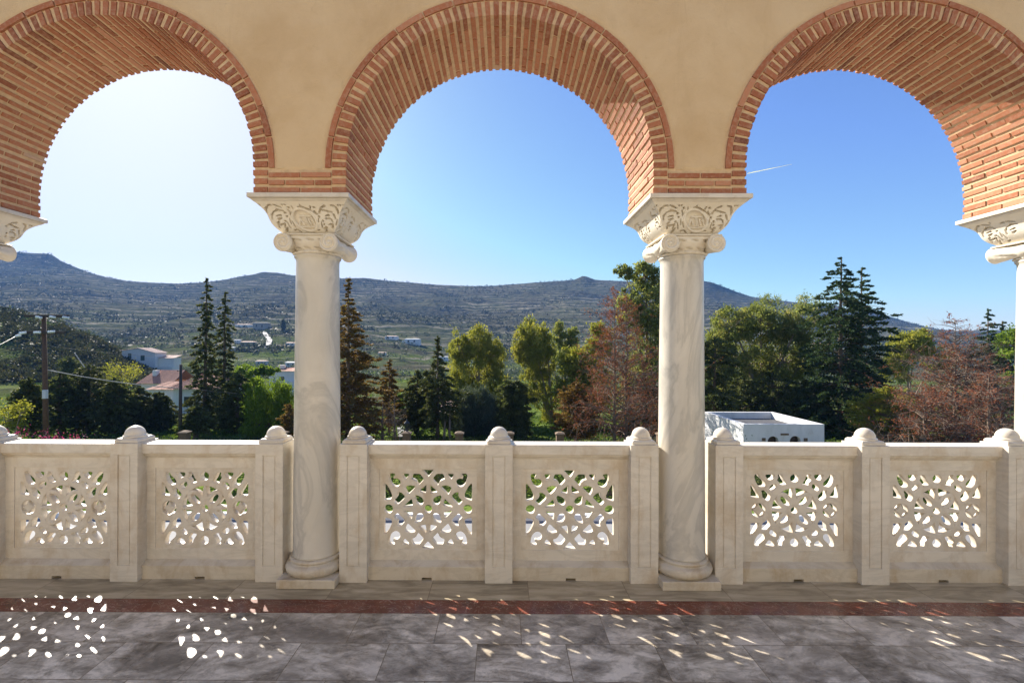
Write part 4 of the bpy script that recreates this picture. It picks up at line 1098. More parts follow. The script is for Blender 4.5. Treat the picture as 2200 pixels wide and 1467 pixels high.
m.box(0, .22, .22, kd, 0, kh); m.box(kw - .22, kw, .22, kd, 0, kh); m.box(.22, kw - .22, kd - .22, kd, 0, kh)
m.build('wall', M['white'], kio, bevel=.025)
m = MB(); m.box(.22, kw - .22, .22, kd - .22, kh - .62, kh - .42); m.build('roof', M['asphalt'], kio)
m = MB(); m.box((1677 - 1597) * sx, (1694 - 1597) * sx, -.04, -.002, kh - .62, kh - .52); m.build('plaque', M['pillar'], kio)
for c, a, s in ops:
    m = MB(); m.box(c - a, c + a, .30, .36, 0, s + a); m.build('door', M['pole_dark'], kio)
for xx in (1640, 1730):
    m = MB(); m.box((xx - 1597 - 3) * sx, (xx - 1597 + 4) * sx, -.05, -.002, kh - .95, kh - .78); m.build('wall_lamp', M['pillar'], kio)
tag(bush('thin climbing shrub growing against the white kiosk corner', 1588, 25.4, 40, 2.5, 'leaf_hedge', 9, 40, (.09, .05), None, 'climbing_shrub', 'shrub', 105))
# ------------------------------------------------------------------ poles and wires
YP = 30.0; pb = place(100, YP); pp_ = thing('power_pole', 'tall wooden power pole with two crossarms and glass insulators', 'power pole', pb)
top = at(94, 676, YP) - pb; m = MB(); m.tube([(0, 0, 0), tuple(top * .5), tuple(top)], [.16, .14, .115], 10); m.build('pole', M['pole'], pp_, smooth=True)
def arm(px0, px1, py): 
    a, b = at(px0, py, YP - .18) - pb, at(px1, py + .5, YP - .18) - pb; m = MB(); m.hexa([(a.x, a.y - .06, a.z - .09), (b.x, b.y - .06, b.z - .09), (b.x, b.y + .06, b.z - .09), (a.x, a.y + .06, a.z - .09), (a.x, a.y - .06, a.z + .09), (b.x, b.y - .06, b.z + .09), (b.x, b.y + .06, b.z + .09), (a.x, a.y + .06, a.z + .09)])
    m.build('crossarm', M['pole_dark'], pp_, bevel=.01)
arm(53, 148, 678.5); arm(56, 139, 714)
INS = [(76, 680, 91, 683), (106, 680, 120, 682), (134, 681, 149, 683), (34, 722, 45, 720), (41, 716, 57, 714), (72, 714, 88, 714), (102, 713, 118, 712)]
for x0, y0, x1, y1 in INS:
    a, b = at(x0, y0, YP - .4) - pb, at(x1, y1, YP - .32) - pb; m = MB()
    for q in range(4):
        c = a.lerp(b, (q + .5) / 4); d = (b - a).normalized(); L = (b - a).length / 4 * .42
        m.tube([c - d * L, c - d * L * .4, c + d * L * .4, c + d * L], [.03, .085, .085, .03], 10)
    m.tube([a, b], .02, 6); m.build('insulator', M['porcelain'], pp_, smooth=True)
m = MB(); q = at(97, 847, YP - .25) - pb; m.box(q.x - .12, q.x + .12, q.y - .1, q.y + .1, q.z - .28, q.z + .28); m.build('meter_box', M['white'], pp_, bevel=.02)
YP2 = 36.0; pb2 = place(387, YP2); t2 = thing('utility_pole', 'thin dark utility pole in front of the tile roofed house', 'power pole', pb2)
tp2 = at(388.5, 783, YP2) - pb2; m = MB(); m.tube([(0, 0, 0), tuple(tp2)], [.14, .10], 8); m.build('pole', M['pole_dark'], t2, smooth=True)
m = MB(); m.tube([tp2 - Vector((.18, .1, .5)), tp2 - Vector((-.18, .1, .5))], .035, 6); m.build('bracket', M['iron'], t2)
def wire(label, pts, rad, mat, group='overhead cables'):
    m = MB(); P = []
    for (a, b, sag) in zip(pts[:-1], pts[1:], [pts[i + 1][3] if len(pts[i + 1]) > 3 else .25 for i in range(len(pts) - 1)]):
        A, B = Vector(a[:3]), Vector(b[:3])
        for i in range(17):
            t = i / 16; p = A.lerp(B, t); p.z -= 4 * sag * t * (1 - t); P.append(p)
    m.tube(P, rad, 5); tag(m.build('overhead_cable', M[mat], smooth=True), label, 'cable', group)
W3 = lambda px, py, Y, sag=.2: tuple(at(px, py, Y)) + (sag,)
wire('thick grey twisted cable running down from the power pole to the dark pole', [W3(103, 795, YP), W3(388, 834, YP2, .18)], .032, 'cable')
wire('thin black cable leaving the dark pole in front of the tile roofed house', [W3(388, 832, YP2), W3(640, 852, 40, .15), W3(930, 852, 43, .2), W3(1190, 842, 45, .2), W3(1520, 815, 47, .3)], .02, 'wire')
wire('fine wire crossing the valley behind the eucalyptus trees', [W3(95, 742, 60), W3(430, 770, 70, .3), W3(960, 765, 70, .6), W3(1210, 763, 70, .3), W3(1560, 755, 74, .4)], .018, 'wire')
wire('fine wire from the upper crossarm toward the far hill', [W3(112, 681, YP), W3(340, 735, 75, .3), W3(650, 755, 90, .3)], .012, 'wire')
wire('fine wire from the upper crossarm end toward the far valley', [W3(142, 682, YP), W3(420, 722, 85, .3), W3(660, 735, 120, .3)], .012, 'wire')
wire('fine wire falling from the lower crossarm to the picture edge', [W3(34, 722, YP - .4), W3(-120, 790, 20, .1)], .012, 'wire')
wire('short pale guy wire slanting through the scrub beside the power pole', [W3(160, 758, 33), W3(182, 790, 33, .0)], .03, 'cable')

# ------------------------------------------------------------------ houses
def tile_plane(mb, a, b, c, d, pitch=.26, amp=.05):
    """pantiled roof plane: eave a-b, ridge d-c"""
    a, b, c, d = (np.array(v, float) for v in (a, b, c, d)); L = np.linalg.norm(b - a); n = max(8, int(L / pitch)) * 4
    nrm = np.cross(b - a, d - a); nrm /= np.linalg.norm(nrm) + 1e-9; nrm *= 1 if nrm[2] > 0 else -1
    V = []; Fc = []; rows = 6
    for j in range(rows + 1):
        t = j / rows
        for i in range(n + 1):
            s = i / n; p = (a * (1 - s) + b * s) * (1 - t) + (d * (1 - s) + c * s) * t
            V.append(p + nrm * amp * abs(math.sin(s * L / pitch * math.pi)))
    w_ = n + 1
    for j in range(rows):
        for i in range(n): Fc.append((j * w_ + i, j * w_ + i + 1, (j + 1) * w_ + i + 1, (j + 1) * w_ + i))
    mb.add(V, Fc)
def window(parent, x0, x1, z0, z1, y, frame='white', pane='dark_glass'):
    m = MB(); f = .07
    m.box(x0 - f, x0, y - .05, y + .02, z0 - f, z1 + f); m.box(x1, x1 + f, y - .05, y + .02, z0 - f, z1 + f); m.box(x0, x1, y - .05, y + .02, z1, z1 + f); m.box(x0, x1, y - .05, y + .02, z0 - f, z0)
    w_ = m.build('window', M[frame], parent)
    m = MB(); m.box(x0, x1, y - .02, y - .003, z0, z1)
    if pane == 'shutter':
        xm = (x0 + x1) / 2; m.box(x0 + .05, xm - .03, y - .045, y - .021, z0 + .05, z1 - .05); m.box(xm + .03, x1 - .05, y - .045, y - .021, z0 + .05, z1 - .05)
    m.build('pane', M[pane], w_)
# white house on the slope
Y = 150.0; A_ = at(262, 800, Y); B_ = at(333, 800, Y); k = Y / F; zb = A_.z - 3
h = thing('white_house', 'white hillside house with green shutters and a low pitched tiled roof', 'house', (A_.x, Y, zb)); w_ = B_.x - A_.x
Z = lambda py, px=300: at(px, py, Y).z - zb
XP = lambda px: at(px, 780, Y).x - A_.x
m = MB(); m.prism([(0, 0), (w_, 0), (w_, Z(757)), (XP(298), Z(748)), (0, Z(753))], 0, 5, 'y'); m.build('wall', M['white'], h)
m = MB(); tile_plane(m, (-.4, -.5, Z(753.2)), (-.4, 5.5, Z(753.2)), (XP(298), 5.5, Z(747.2)), (XP(298), -.5, Z(747.2))); tile_plane(m, (XP(336), -.5, Z(758.0)), (XP(336), 5.5, Z(758.0)), (XP(298), 5.5, Z(747.2)), (XP(298), -.5, Z(747.2))); m.build('roof', M['roof_pale'], h, fix=False)
window(h, XP(275), XP(282.5), Z(770.5), Z(759), -.003, 'white', 'shutter'); window(h, XP(302), XP(311), Z(774.5), Z(763), -.003, 'white', 'shutter')
m = MB(); m.box(XP(333.2), XP(366), 1.5, 5, 0, Z(769)); m.build('annex', M['cream_wall'], h)
m = MB(); tile_plane(m, (XP(333.3), 1.2, Z(769.4)), (XP(368), 1.2, Z(769.4)), (XP(368), 5.2, Z(763.5)), (XP(333.3), 5.2, Z(763.5))); m.build('annex_roof', M['roof_pale'], h, fix=False)
m = MB(); m.box(XP(333.2), XP(372), -.4, 1.4, 0, Z(788)); m.build('terrace', M['cream_wall'], h)
# tile roofed house behind the dark pole
Y = 62.0; k = Y / F; zc_ = gz(at(385, 900, Y).x, Y) - .2
h = thing('tiled_house', 'pale house with terracotta hipped roofs behind the dark thin pole', 'house', (at(385, 900, Y).x, Y, zc_))
PT = lambda px, py, dy=0: (lambda q: (q.x - at(385, 900, Y).x, q.y - Y, q.z - zc_))(at(px, py, Y + dy))
a = PT(368, 835); b = PT(466, 835); m = MB(); m.box(a[0] + .3, b[0] - .3, 0, 6.5, 0, a[2]); 
c1, c2 = PT(318, 836, 3), PT(372, 836, 3); m.box(c1[0], c2[0], 3.2, 8, 0, c1[2]); m.build('wall', M['white'], h)
m = MB(); rz = PT(400, 806)[2]; rx0, rx1 = PT(400, 806)[0], PT(440, 806)[0]
tile_plane(m, (a[0] - .3, -.6, a[2]), (b[0] + .3, -.6, a[2]), (rx1, 3.2, rz), (rx0, 3.2, rz)); tile_plane(m, (a[0] - .3, 7.1, a[2]), (a[0] - .3, -.6, a[2]), (rx0, 3.2, rz), (rx0 - .01, 3.2, rz)); tile_plane(m, (b[0] + .3, -.6, a[2]), (b[0] + .3, 7.1, a[2]), (rx1 + .01, 3.2, rz), (rx1, 3.2, rz)); tile_plane(m, (b[0] + .3, 7.1, a[2]), (a[0] - .3, 7.1, a[2]), (rx0, 3.2, rz), (rx1, 3.2, rz))
m.build('roof', M['rooftile'], h, fix=False)
m = MB(); e0, e1 = PT(312, 837, 3), PT(374, 837, 3); tile_plane(m, (e0[0], 2.8, e0[2]), (e1[0], 2.8, e1[2]), (e1[0], 6.5, e1[2] + .9), (e0[0] + .8, 6.5, e0[2] + .9)); m.build('porch_roof', M['rooftile'], h, fix=False)
window(h, PT(398, 0)[0], PT(416, 0)[0], PT(0, 872)[2], PT(0, 851)[2], -.003)
Y = 78.0; zc_ = gz(at(330, 900, Y).x, Y) - .2; q0 = at(330, 900, Y).x
h = thing('long_tiled_house', 'long low house with faded terracotta roof below the white hillside house', 'house', (q0, Y, zc_))
a, b = at(300, 824, Y), at(372, 824, Y); m = MB(); m.box(a.x - q0 + .3, b.x - q0 - .3, 0, 6, 0, a.z - zc_); m.build('wall', M['cream_wall'], h)
m = MB(); r1, r2 = at(303, 797, Y).z - zc_, 3; tile_plane(m, (a.x - q0 - .3, -.5, a.z - zc_), (b.x - q0 + .2, -.5, a.z - zc_), (b.x - q0, r2, r1), (a.x - q0 + .5, r2, r1)); tile_plane(m, (b.x - q0 + .2, 6.5, a.z - zc_), (a.x - q0 - .3, 6.5, a.z - zc_), (a.x - q0 + .5, r2, r1), (b.x - q0, r2, r1)); m.build('roof', M['rooftile'], h, fix=False)
m = MB(); u = at(318, 803, Y); m.box(u.x - q0 - .35, u.x - q0 + .35, 1.4, 2.2, 1.5, u.z - zc_ + .5); m.build('chimney', M['white'], h)
# white house with red roof edge, right of the tall conifers
Y = 100.0; q0 = at(600, 830, Y).x; zc_ = gz(q0, Y) - .3
h = thing('white_villa', 'white villa with chimney and red roof beyond the bright green tree', 'house', (q0, Y, zc_)); PX_ = lambda px: at(px, 800, Y).x - q0; PZ_ = lambda py: at(600, py, Y).z - zc_
m = MB(); m.box(PX_(578), PX_(637), 0, 6, 0, PZ_(797)); m.box(PX_(600), PX_(637), -.8, -.01, 0, PZ_(818)); m.build('wall', M['white'], h)
m = MB(); m.box(PX_(587), PX_(600), 2, 3, 2, PZ_(785)); m.build('chimney', M['cream_wall'], h)
m = MB(); tile_plane(m, (PX_(558), 1, PZ_(805)), (PX_(585), 1, PZ_(805)), (PX_(580), 4, PZ_(797.5)), (PX_(562), 4, PZ_(797.5))); tile_plane(m, (PX_(576), -.3, PZ_(797.2)), (PX_(640), -.3, PZ_(797.2)), (PX_(622), 3, PZ_(791)), (PX_(596), 3, PZ_(791))); m.build('roof', M['rooftile'], h, fix=False)
window(h, PX_(602), PX_(611), PZ_(818), PZ_(809), -.003)
# red roofed cottage in the middle
Y = 57.0; q0 = at(972, 900, Y).x; zc_ = gz(q0, Y) - .2
h = thing('cottage', 'small cottage with pinkish tiled roof behind the slender dark conifer', 'house', (q0, Y, zc_)); PX_ = lambda px: at(px, 880, Y).x - q0; PZ_ = lambda py: at(972, py, Y).z - zc_
m = MB(); m.box(PX_(942), PX_(1002), 0, 5, 0, PZ_(886)); m.build('wall', M['white'], h)
m = MB(); tile_plane(m, (PX_(934), -.5, PZ_(887)), (PX_(1008), -.5, PZ_(878)), (PX_(985), 2.6, PZ_(853)), (PX_(955), 2.6, PZ_(855))); tile_plane(m, (PX_(1008), -.5, PZ_(878)), (PX_(1008), 5.5, PZ_(880)), (PX_(986), 2.6, PZ_(853)), (PX_(985), 2.6, PZ_(853))); m.build('roof', M['roof_pale'], h, fix=False)
# far houses
FAR = [(505, 536, 696, 702, 430, 'cream_wall', 'roof_pale', 'long low far house with pinkish flat roof beside the winding road'), (543, 573, 692, 708, 440, 'stonewall', 'stonewall', 'grey stone ruin at the head of the winding road'),
       (503, 515, 729, 736, 330, 'white', 'white', 'tiny white far house left of the winding road'), (517, 543, 733, 743, 325, 'stonewall', 'roof_pale', 'brownish far house with dark openings by the winding road'), (490, 503, 745, 753, 300, 'white', 'white', 'small white far house between the tall conifers'),
       (613, 637, 735, 743, 320, 'cream_wall', 'roof_pale', 'far house with pink roof beside the marble column'), (549, 571, 774, 784, 190, 'white', 'roof_pale', 'low white far house behind the green trees of the valley'), (612, 638, 777, 788, 185, 'white', 'white', 'pale blue white far house touching the marble column'),
       (827, 853, 721, 729, 340, 'white', 'roof_pale', 'white far house with pink roof line above the olive groves'), (869, 901, 727, 739, 320, 'white', 'white', 'stepped white far house above the olive groves'), (942, 962, 765, 774, 215, 'white', 'white', 'small white far house beside the yellow green eucalyptus'),
       (812, 828, 756, 762, 240, 'cream_wall', 'roof_pale', 'low pinkish far house behind the browned conifer'), (1748, 1768, 737, 743, 260, 'cream_wall', 'rooftile', 'far house with orange roof beside the big spruce'), (1165, 1182, 762, 768, 230, 'white', 'white', 'white far house glimpsed between the eucalyptus trees')]
def hit(px, py, Y0=70):
    """distance at which the sight line through a pixel meets the ground"""
    Ys = np.arange(Y0, 1140, 2.0); d = at(px, py, 1.0); X = CX + (d.x - CX) * Ys; Zr = H + (d.z - H) * Ys
    k_ = np.nonzero(ground(X, Ys) >= Zr)[0]; return float(Ys[k_[0]]) if len(k_) else 400.0
for (x0, x1, y0, y1, Y, wm, rm, lab) in FAR:
    Y = hit((x0 + x1) / 2, y1 + 1, 100)
    a, b = at(x0, y1, Y), at(x1, y0, Y); zb = a.z - 1.5
    h = thing('far_house', lab, 'house', (a.x, Y, zb), 'far houses in the valley'); w_ = b.x - a.x; hh = b.z - zb
    m = MB(); m.box(0, w_, 0, w_ * .6, 0, hh - .5)
    if 'stepped' in lab: m.box(-w_ * .18, -.01, .4, w_ * .5, 0, hh - 1.8)
    m.build('wall', M[wm], h)
    m = MB(); m.hexa([(-.3, -.3, hh - .5), (w_ + .3, -.3, hh - .5), (w_ + .3, w_ * .6 + .3, hh - .5), (-.3, w_ * .6 + .3, hh - .5), (w_ * .12, w_ * .2, hh), (w_ * .88, w_ * .2, hh), (w_ * .88, w_ * .4, hh), (w_ * .12, w_ * .4, hh)]); m.build('roof', M[rm], h)
    for q in range(2): window(h, w_ * (.2 + .4 * q), w_ * (.32 + .4 * q), 1.5 + (hh - 2) * .35, 1.5 + (hh - 2) * .75, -.003)
# pale winding road up the valley side
m = MB(); pts = [(566, 714, 425), (572, 722, 400), (579, 733, 370), (577, 742, 340), (572, 752, 310)]; wd = [1.6, 2.0, 2.3, 2.3, 2.3]
L_, R_ = [], []
for (px, py, Y), w_ in zip(pts, wd):
    Y = hit(px, py, 200); w_ = w_ * Y / 380; c = at(px, py, Y); L_.append((c.x - w_, Y, gz(c.x - w_, Y) + 1.0)); R_.append((c.x + w_, Y, gz(c.x + w_, Y) + 1.0))
m.add(L_ + R_, [(i, i + 5, i + 6, i + 1) for i in range(4)]); tag(m.build('road', M['concrete']), kind='structure')
tag(conifer('far dark cypress standing alone beside the winding road', 608, 686, hit(608, 712, 150), [(686, 1), (694, 4), (708, 5), (712, 3)], 'leaf_black', 60, (1.2, .5), .8, .1, 6, 8, 0, None, 'cypress_tree', 'tree', 0, .3, 1, 7))
# garden path
m = MB(); m.add([(at(880, 0, 30).x, 27.6, gz(-6, 28) + .05), (at(905, 0, 30).x, 27.6, gz(-5, 28) + .05), (at(868, 0, 52).x, 52, gz(-10, 52) + .25), (at(855, 0, 52).x, 52, gz(-11, 52) + .25)], [(0, 1, 2, 3)]); tag(m.build('path', M['concrete']), kind='structure')
# vapour trail of an aircraft
a, b = at(1606, 373.5, 6000), at(1701, 354, 6000); m = MB(); m.tube([a, a.lerp(b, .5), b], [4, 3.4, 1.8], 6); tag(m.build('vapour_trail', M['cloud'], smooth=True), 'thin white vapour trail in the blue sky beside the second column', 'vapour trail')

# ------------------------------------------------------------------ trees
G_C = 'dark cedars in the row behind the fence'
conifer('tall thin dark conifer with sparse hooked top branches, the tallest before the hill', 440, 598, 42, [(598, 3), (625, 9), (660, 17), (720, 19), (790, 30), (860, 40), (905, 42)], 'leaf_dark', 150, (.22, .08), .1, .45, 8, 8, .12, None, 'conifer_tree', 'tree', .15, .2, .9, 11)
conifer('thin dark conifer just right of the tallest one', 481, 627, 45, [(627, 3), (660, 12), (700, 17), (760, 25), (800, 33), (900, 36)], 'leaf_dark', 130, (.22, .08), .15, .45, 8, 8, .1, None, 'conifer_tree', 'tree', .1, .19, .9, 12)
for i, (px, yt, Y, hw, mat, lab) in enumerate([(62, 812, 33, 34, 'leaf_black', 'low dark cedar at the foot of the power pole'), (128, 800, 38, 45, 'leaf_black', 'flat topped dark cedar right of the power pole'), (190, 784, 40, 50, 'leaf_dark', 'broad dark cedar with feathery top below the white house'), (245, 812, 39, 38, 'leaf_black', 'dark cedar with browned tips under the thick cable'),
      (298, 832, 41, 40, 'leaf_dark', 'dark cedar before the long low house'), (342, 842, 42, 36, 'leaf_dark', 'low dark cedar just left of the thin dark pole'), (510, 800, 41, 42, 'leaf_black', 'dense black green cedar under the tall conifers'), (420, 872, 37, 34, 'leaf_black', 'low dark shrubby cedar in front of the house windows'), (1535, 722, 40, 46, 'leaf_black', 'dark cedar with flat layers right beside the second column'), (1660, 800, 43, 60, 'leaf_black', 'dark bushy cedar behind the white kiosk'), (1590, 810, 44, 60, 'leaf_black', 'shady dark cedar between the kiosk and the column'), (1740, 815, 42, 50, 'leaf_black', 'dark cedar between the kiosk and the big spruce')]):
    conifer(lab, px, yt, Y, [(yt, 6), (yt + 12, hw * .55), (yt + 40, hw), (900, hw * 1.05), (928, hw * .8)], mat, 120, (.2, .08), .22, .4, 8, 9, .04, G_C, 'cedar_tree', 'tree', 0, .2, 1.05, 20 + i)
broadleaf('feathery yellowish bare looking tree before the white hillside house', 268, 50, [(268, 800, 36, 26, 1)], 'leaf_yellow', 26, 90, (.1, .04), .1, None, 'feathery_tree', 'tree', 41, gap=.22)
broadleaf('sparse yellow green shrub at the left picture edge by the power pole', 22, 30, [(15, 895, 40, 40, 1), (50, 880, 20, 30, .5)], 'leaf_yellow', 26, 70, (.09, .05), .1, None, 'loose_shrub', 'shrub', 42, trunk_r=.08)
broadleaf('round dark bush on the slope behind the power pole', 148, 75, [(148, 785, 19, 18, 1)], 'leaf_black', 30, 160, (.22, .1), .1, None, 'round_bush', 'shrub', 43, limbs=False)
broadleaf('bright green weeping pepper tree beside the first marble column', 580, 38, [(575, 850, 52, 42, 3), (560, 900, 38, 45, 2), (610, 880, 26, 60, 1.5), (545, 830, 22, 20, .6)], 'leaf_bright', 120, 170, (.18, .035), 1.2, None, 'pepper_tree', 'tree', 44, 'bark', .2)
broadleaf('rounded green tree behind the pepper tree', 520, 62, [(530, 802, 30, 18, 1), (575, 795, 20, 12, .5)], 'leaf_bright', 40, 120, (.22, .1), .2, None, 'broadleaf_tree', 'tree', 45)
conifer('young conifer with orange tips squeezed against the first column', 622, 868, 32, [(868, 4), (895, 20), (930, 26), (945, 24)], 'leaf_brown', 60, (.14, .05), .35, .25, 7, 9, 0, None, 'young_conifer', 'tree', 0, .08, 1, 46)
# middle bay
conifer('tall browned conifer right of the first marble column', 748, 597, 36, [(597, 3), (640, 13), (680, 24), (740, 46), (800, 66), (850, 78), (920, 80), (940, 60)], 'leaf_brown', 260, (.2, .07), .3, .3, 12, 8, .03, None, 'browned_conifer', 'tree', 0, .22, .75, 51, 'bark_dead', .3)
conifer('small browned conifer leaning out of the big browned one', 836, 772, 40, [(772, 3), (800, 18), (850, 32), (910, 30)], 'leaf_brown', 90, (.16, .06), .3, .3, 9, 8, .05, None, 'browned_conifer', 'tree', 0, .12, .9, 52, 'bark_dead')
broadleaf('bright light green shrub in the field behind the browned conifer', 845, 62, [(848, 862, 22, 14, 1), (862, 880, 12, 9, .5)], 'leaf_bright', 30, 110, (.16, .1), .1, None, 'field_shrub', 'shrub', 53)
dead_tree('leafless greyish thicket tree under the browned conifer', [(848, 850), (822, 862)], 36, 60, 'leaf_brown', 40, .05, .7, 8, 54, None, 'bare_tree')
conifer('slender dark conifer with ragged side mass before the cottage', 940, 722, 38, [(722, 2), (760, 12), (800, 30), (840, 58), (890, 60), (915, 45)], 'leaf_dark', 150, (.2, .07), .15, .35, 9, 8, .08, None, 'conifer_tree', 'tree', .0, .16, .9, 55, 'bark')
conifer('low broad dark conifer left of the slender one', 897, 795, 40, [(795, 4), (830, 34), (870, 44), (915, 42)], 'leaf_dark', 120, (.2, .07), .1, .4, 9, 9, .05, None, 'conifer_tree', 'tree', 0, .15, 1, 56)
dead_tree('two thin bare dark stems beside the cottage wall', [(966, 862), (955, 870)], 37, 16, 'leaf_dark', 20, .5, .6, 4, 57, None, 'bare_tree', low=.5)
broadleaf('yellow green eucalyptus with three rounded tops in the middle of the view', 1035, 50, [(1025, 735, 32, 38, 2), (985, 745, 26, 40, 1.5), (1062, 765, 26, 40, 1.5), (1020, 800, 58, 45, 3), (990, 830, 36, 35, 1.3), (1062, 820, 26, 40, 1.2)], 'leaf_euc', 210, 180, (.2, .05), .9, 'eucalyptus trees in the middle', 'eucalyptus_tree', 'tree', 61, gap=.14)
broadleaf('leaning yellow green eucalyptus with slanting pale trunk', 1188, 50, [(1145, 745, 36, 55, 3), (1125, 740, 24, 45, 1.4), (1170, 760, 24, 45, 1.4), (1148, 825, 38, 40, 1.8), (1175, 870, 28, 45, 1), (1170, 715, 16, 24, .5)], 'leaf_euc', 190, 170, (.2, .05), .9, 'eucalyptus trees in the middle', 'eucalyptus_tree', 'tree', 62, gap=.14)
broadleaf('grey green eucalyptus tops rising behind the leaning one', 1212, 60, [(1202, 715, 16, 26, 1), (1228, 722, 16, 24, 1), (1136, 690, 14, 14, .4), (1215, 755, 30, 28, 1.4)], 'leaf_euc_green', 80, 130, (.22, .06), .8, 'eucalyptus trees in the middle', 'eucalyptus_tree', 'tree', 63, gap=.16)
broadleaf('drooping blue green casuarina in front of the yellow eucalyptus', 1022, 40, [(1022, 865, 40, 42, 3), (1005, 905, 30, 40, 2), (1048, 900, 30, 45, 2), (1000, 870, 16, 26, .6)], 'leaf_casuarina', 150, 190, (.26, .03), 1.3, None, 'casuarina_tree', 'tree', 64, 'bark', .22, gap=.17)
conifer('nearly black cypress between the casuarina and the leaning trunk', 1102, 822, 39, [(822, 14), (840, 30), (880, 38), (945, 36)], 'leaf_black', 150, (.2, .08), .5, .15, 9, 12, 0, None, 'cypress_tree', 'tree', 0, .2, 1.6, 65)
broadleaf('yellow green broadleaf tree behind the reddish dead conifer', 1262, 46, [(1245, 775, 42, 42, 2), (1225, 830, 36, 60, 2), (1290, 730, 30, 40, 1.2), (1270, 830, 50, 60, 2)], 'leaf_yellow', 170, 160, (.17, .08), .3, None, 'broadleaf_tree', 'tree', 66, gap=.15)
conifer('browned green bushy conifer at the foot of the dead conifer', 1238, 820, 36, [(820, 6), (850, 34), (900, 52), (945, 50)], 'leaf_brown', 130, (.16, .06), .45, .2, 9, 9, 0, None, 'browned_conifer', 'tree', 0, .14, 1, 67, 'bark_dead')
dead_tree('reddish dead conifer with two bare trunks left of the second column', [(1320, 622), (1346, 640)], 34, 150, 'leaf_rust', 105, .55, .55, 7, 68, None, 'dead_conifer', taper=.9)
broadleaf('tall dark green eucalyptus rising beside the second column', 1392, 46, [(1388, 590, 30, 32, 1.6), (1340, 585, 20, 16, .6), (1352, 660, 30, 50, 1.2), (1395, 660, 40, 50, 2), (1400, 740, 50, 60, 2.2), (1380, 820, 50, 60, 1.6), (1425, 620, 30, 40, 1), (1440, 700, 40, 60, 1.4)], 'leaf_euc_green', 240, 130, (.2, .07), .6, None, 'eucalyptus_tree', 'tree', 69, 'bark_pale', .3, gap=.15)
conifer('dark shady conifer behind the dead trunks', 1385, 810, 40, [(810, 10), (840, 40), (900, 55), (945, 55)], 'leaf_black', 130, (.2, .08), .3, .3, 9, 10, 0, None, 'cedar_tree', 'tree', 0, .2, 1.5, 70)
# right bay
broadleaf('huge spreading grey green eucalyptus filling the view behind the kiosk', 1640, 47, [(1570, 700, 50, 45, 2), (1640, 690, 55, 45, 2.6), (1710, 700, 48, 45, 2.2), (1600, 770, 70, 60, 3), (1690, 770, 65, 60, 3), (1545, 770, 34, 70, 1.4), (1740, 770, 34, 60, 1.2), (1640, 830, 90, 50, 2.4)], 'leaf_euc_green', 420, 170, (.18, .055), .7, None, 'eucalyptus_tree', 'tree', 71, 'bark_pale', .35, gap=.12)
broadleaf('wispy thin crowned eucalyptus tops showing above the big eucalyptus', 1690, 70, [(1652, 645, 24, 16, 1), (1728, 648, 28, 18, 1), (1700, 665, 50, 14, .8)], 'leaf_euc_green', 44, 60, (.24, .06), .5, None, 'eucalyptus_tree', 'tree', 72, gap=.22)
conifer('big dark layered spruce right of the kiosk', 1806, 553, 40, [(553, 4), (590, 24), (620, 44), (660, 60), (700, 70), (740, 74), (800, 80), (870, 90), (930, 80)], 'leaf_spruce', 250, (.2, .08), .28, .42, 11, 8, .05, None, 'spruce_tree', 'tree', 0, .26, .8, 73, 'bark', .4)
conifer('second top growing close against the big spruce', 1850, 576, 40.6, [(576, 4), (600, 20), (640, 40), (690, 72), (730, 62), (800, 60), (930, 50)], 'leaf_spruce', 150, (.2, .08), .35, .35, 10, 9, .02, None, 'spruce_tree', 'tree', 0, .18, .8, 74, 'bark', .3)
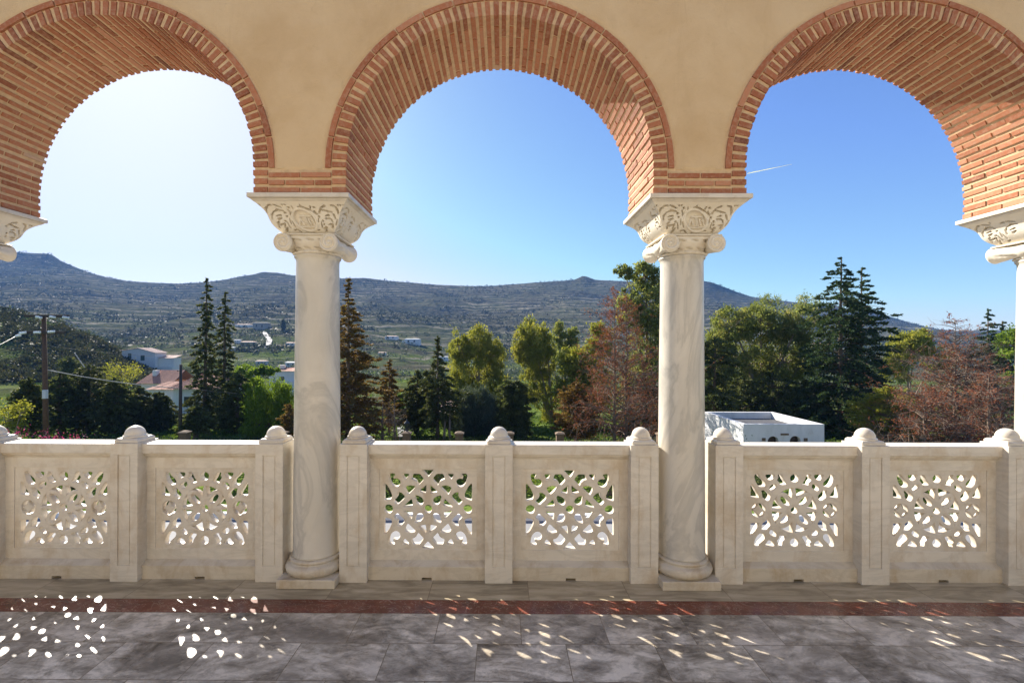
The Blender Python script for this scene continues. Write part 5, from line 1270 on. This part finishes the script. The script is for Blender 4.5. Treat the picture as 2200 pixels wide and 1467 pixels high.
broadleaf('pale yellow green rounded tree between the spruce and the bare conifer', 1950, 60, [(1945, 745, 38, 35, 2), (1980, 735, 30, 30, 1.4), (1930, 790, 34, 40, 1.2), (2015, 770, 26, 30, .8)], 'leaf_yellow', 130, 150, (.2, .08), .5, None, 'broadleaf_tree', 'tree', 75, gap=.15)
dead_tree('big bare rust coloured conifer near the right picture edge', [(2052, 690), (2078, 742)], 32, 185, 'leaf_rust', 140, .2, .42, 8, 76, None, 'dead_conifer', taper=.82)
dead_tree('low bare rust coloured conifer in front of the big one', [(2125, 800), (1985, 840)], 29, 130, 'leaf_rust', 90, .32, .4, 9, 77, None, 'dead_conifer', taper=.7)
conifer('dark conifer with crooked top behind the bare rust coloured conifer', 2122, 664, 55, [(664, 3), (700, 14), (750, 30), (820, 40), (880, 40)], 'leaf_spruce', 110, (.24, .09), .3, .3, 9, 9, 0, 'conifers at the right picture edge', 'conifer_tree', 'tree', 0, .18, .9, 78)
conifer('shorter dark conifer next to the crooked topped one', 2153, 690, 56, [(690, 3), (720, 14), (770, 28), (880, 36)], 'leaf_spruce', 100, (.24, .09), .3, .3, 9, 9, 0, 'conifers at the right picture edge', 'conifer_tree', 'tree', 0, .18, .9, 79)
broadleaf('green broadleaf tree at the right picture edge behind the last column', 2185, 52, [(2185, 745, 30, 40, 1.5), (2180, 830, 35, 50, 1.5)], 'leaf_bright', 60, 140, (.2, .09), .3, None, 'broadleaf_tree', 'tree', 80)
conifer('spreading yellow green juniper in front of the big spruce', 1905, 832, 33, [(832, 8), (860, 40), (900, 72), (945, 85)], 'leaf_yellow', 170, (.15, .05), .55, .2, 10, 9, 0, None, 'juniper', 'shrub', 0, .12, .85, 81, 'bark_dead')

# ------------------------------------------------------------------ air
hm = bpy.data.materials.new('haze'); hm.use_nodes = True; hn = hm.node_tree; hn.nodes.remove(hn.nodes['Principled BSDF'])
pv = hn.nodes.new('ShaderNodeVolumePrincipled'); pv.inputs['Density'].default_value = HAZE; pv.inputs['Color'].default_value = (.2, .44, 1, 1); pv.inputs['Anisotropy'].default_value = .0
hn.links.new(pv.outputs[0], hn.nodes['Material Output'].inputs['Volume'])
m = MB(); m.box(-2900, 2900, -80, 1620, float(ZZ.min()) - 1, 330); tag(m.build('haze', hm), kind='stuff')
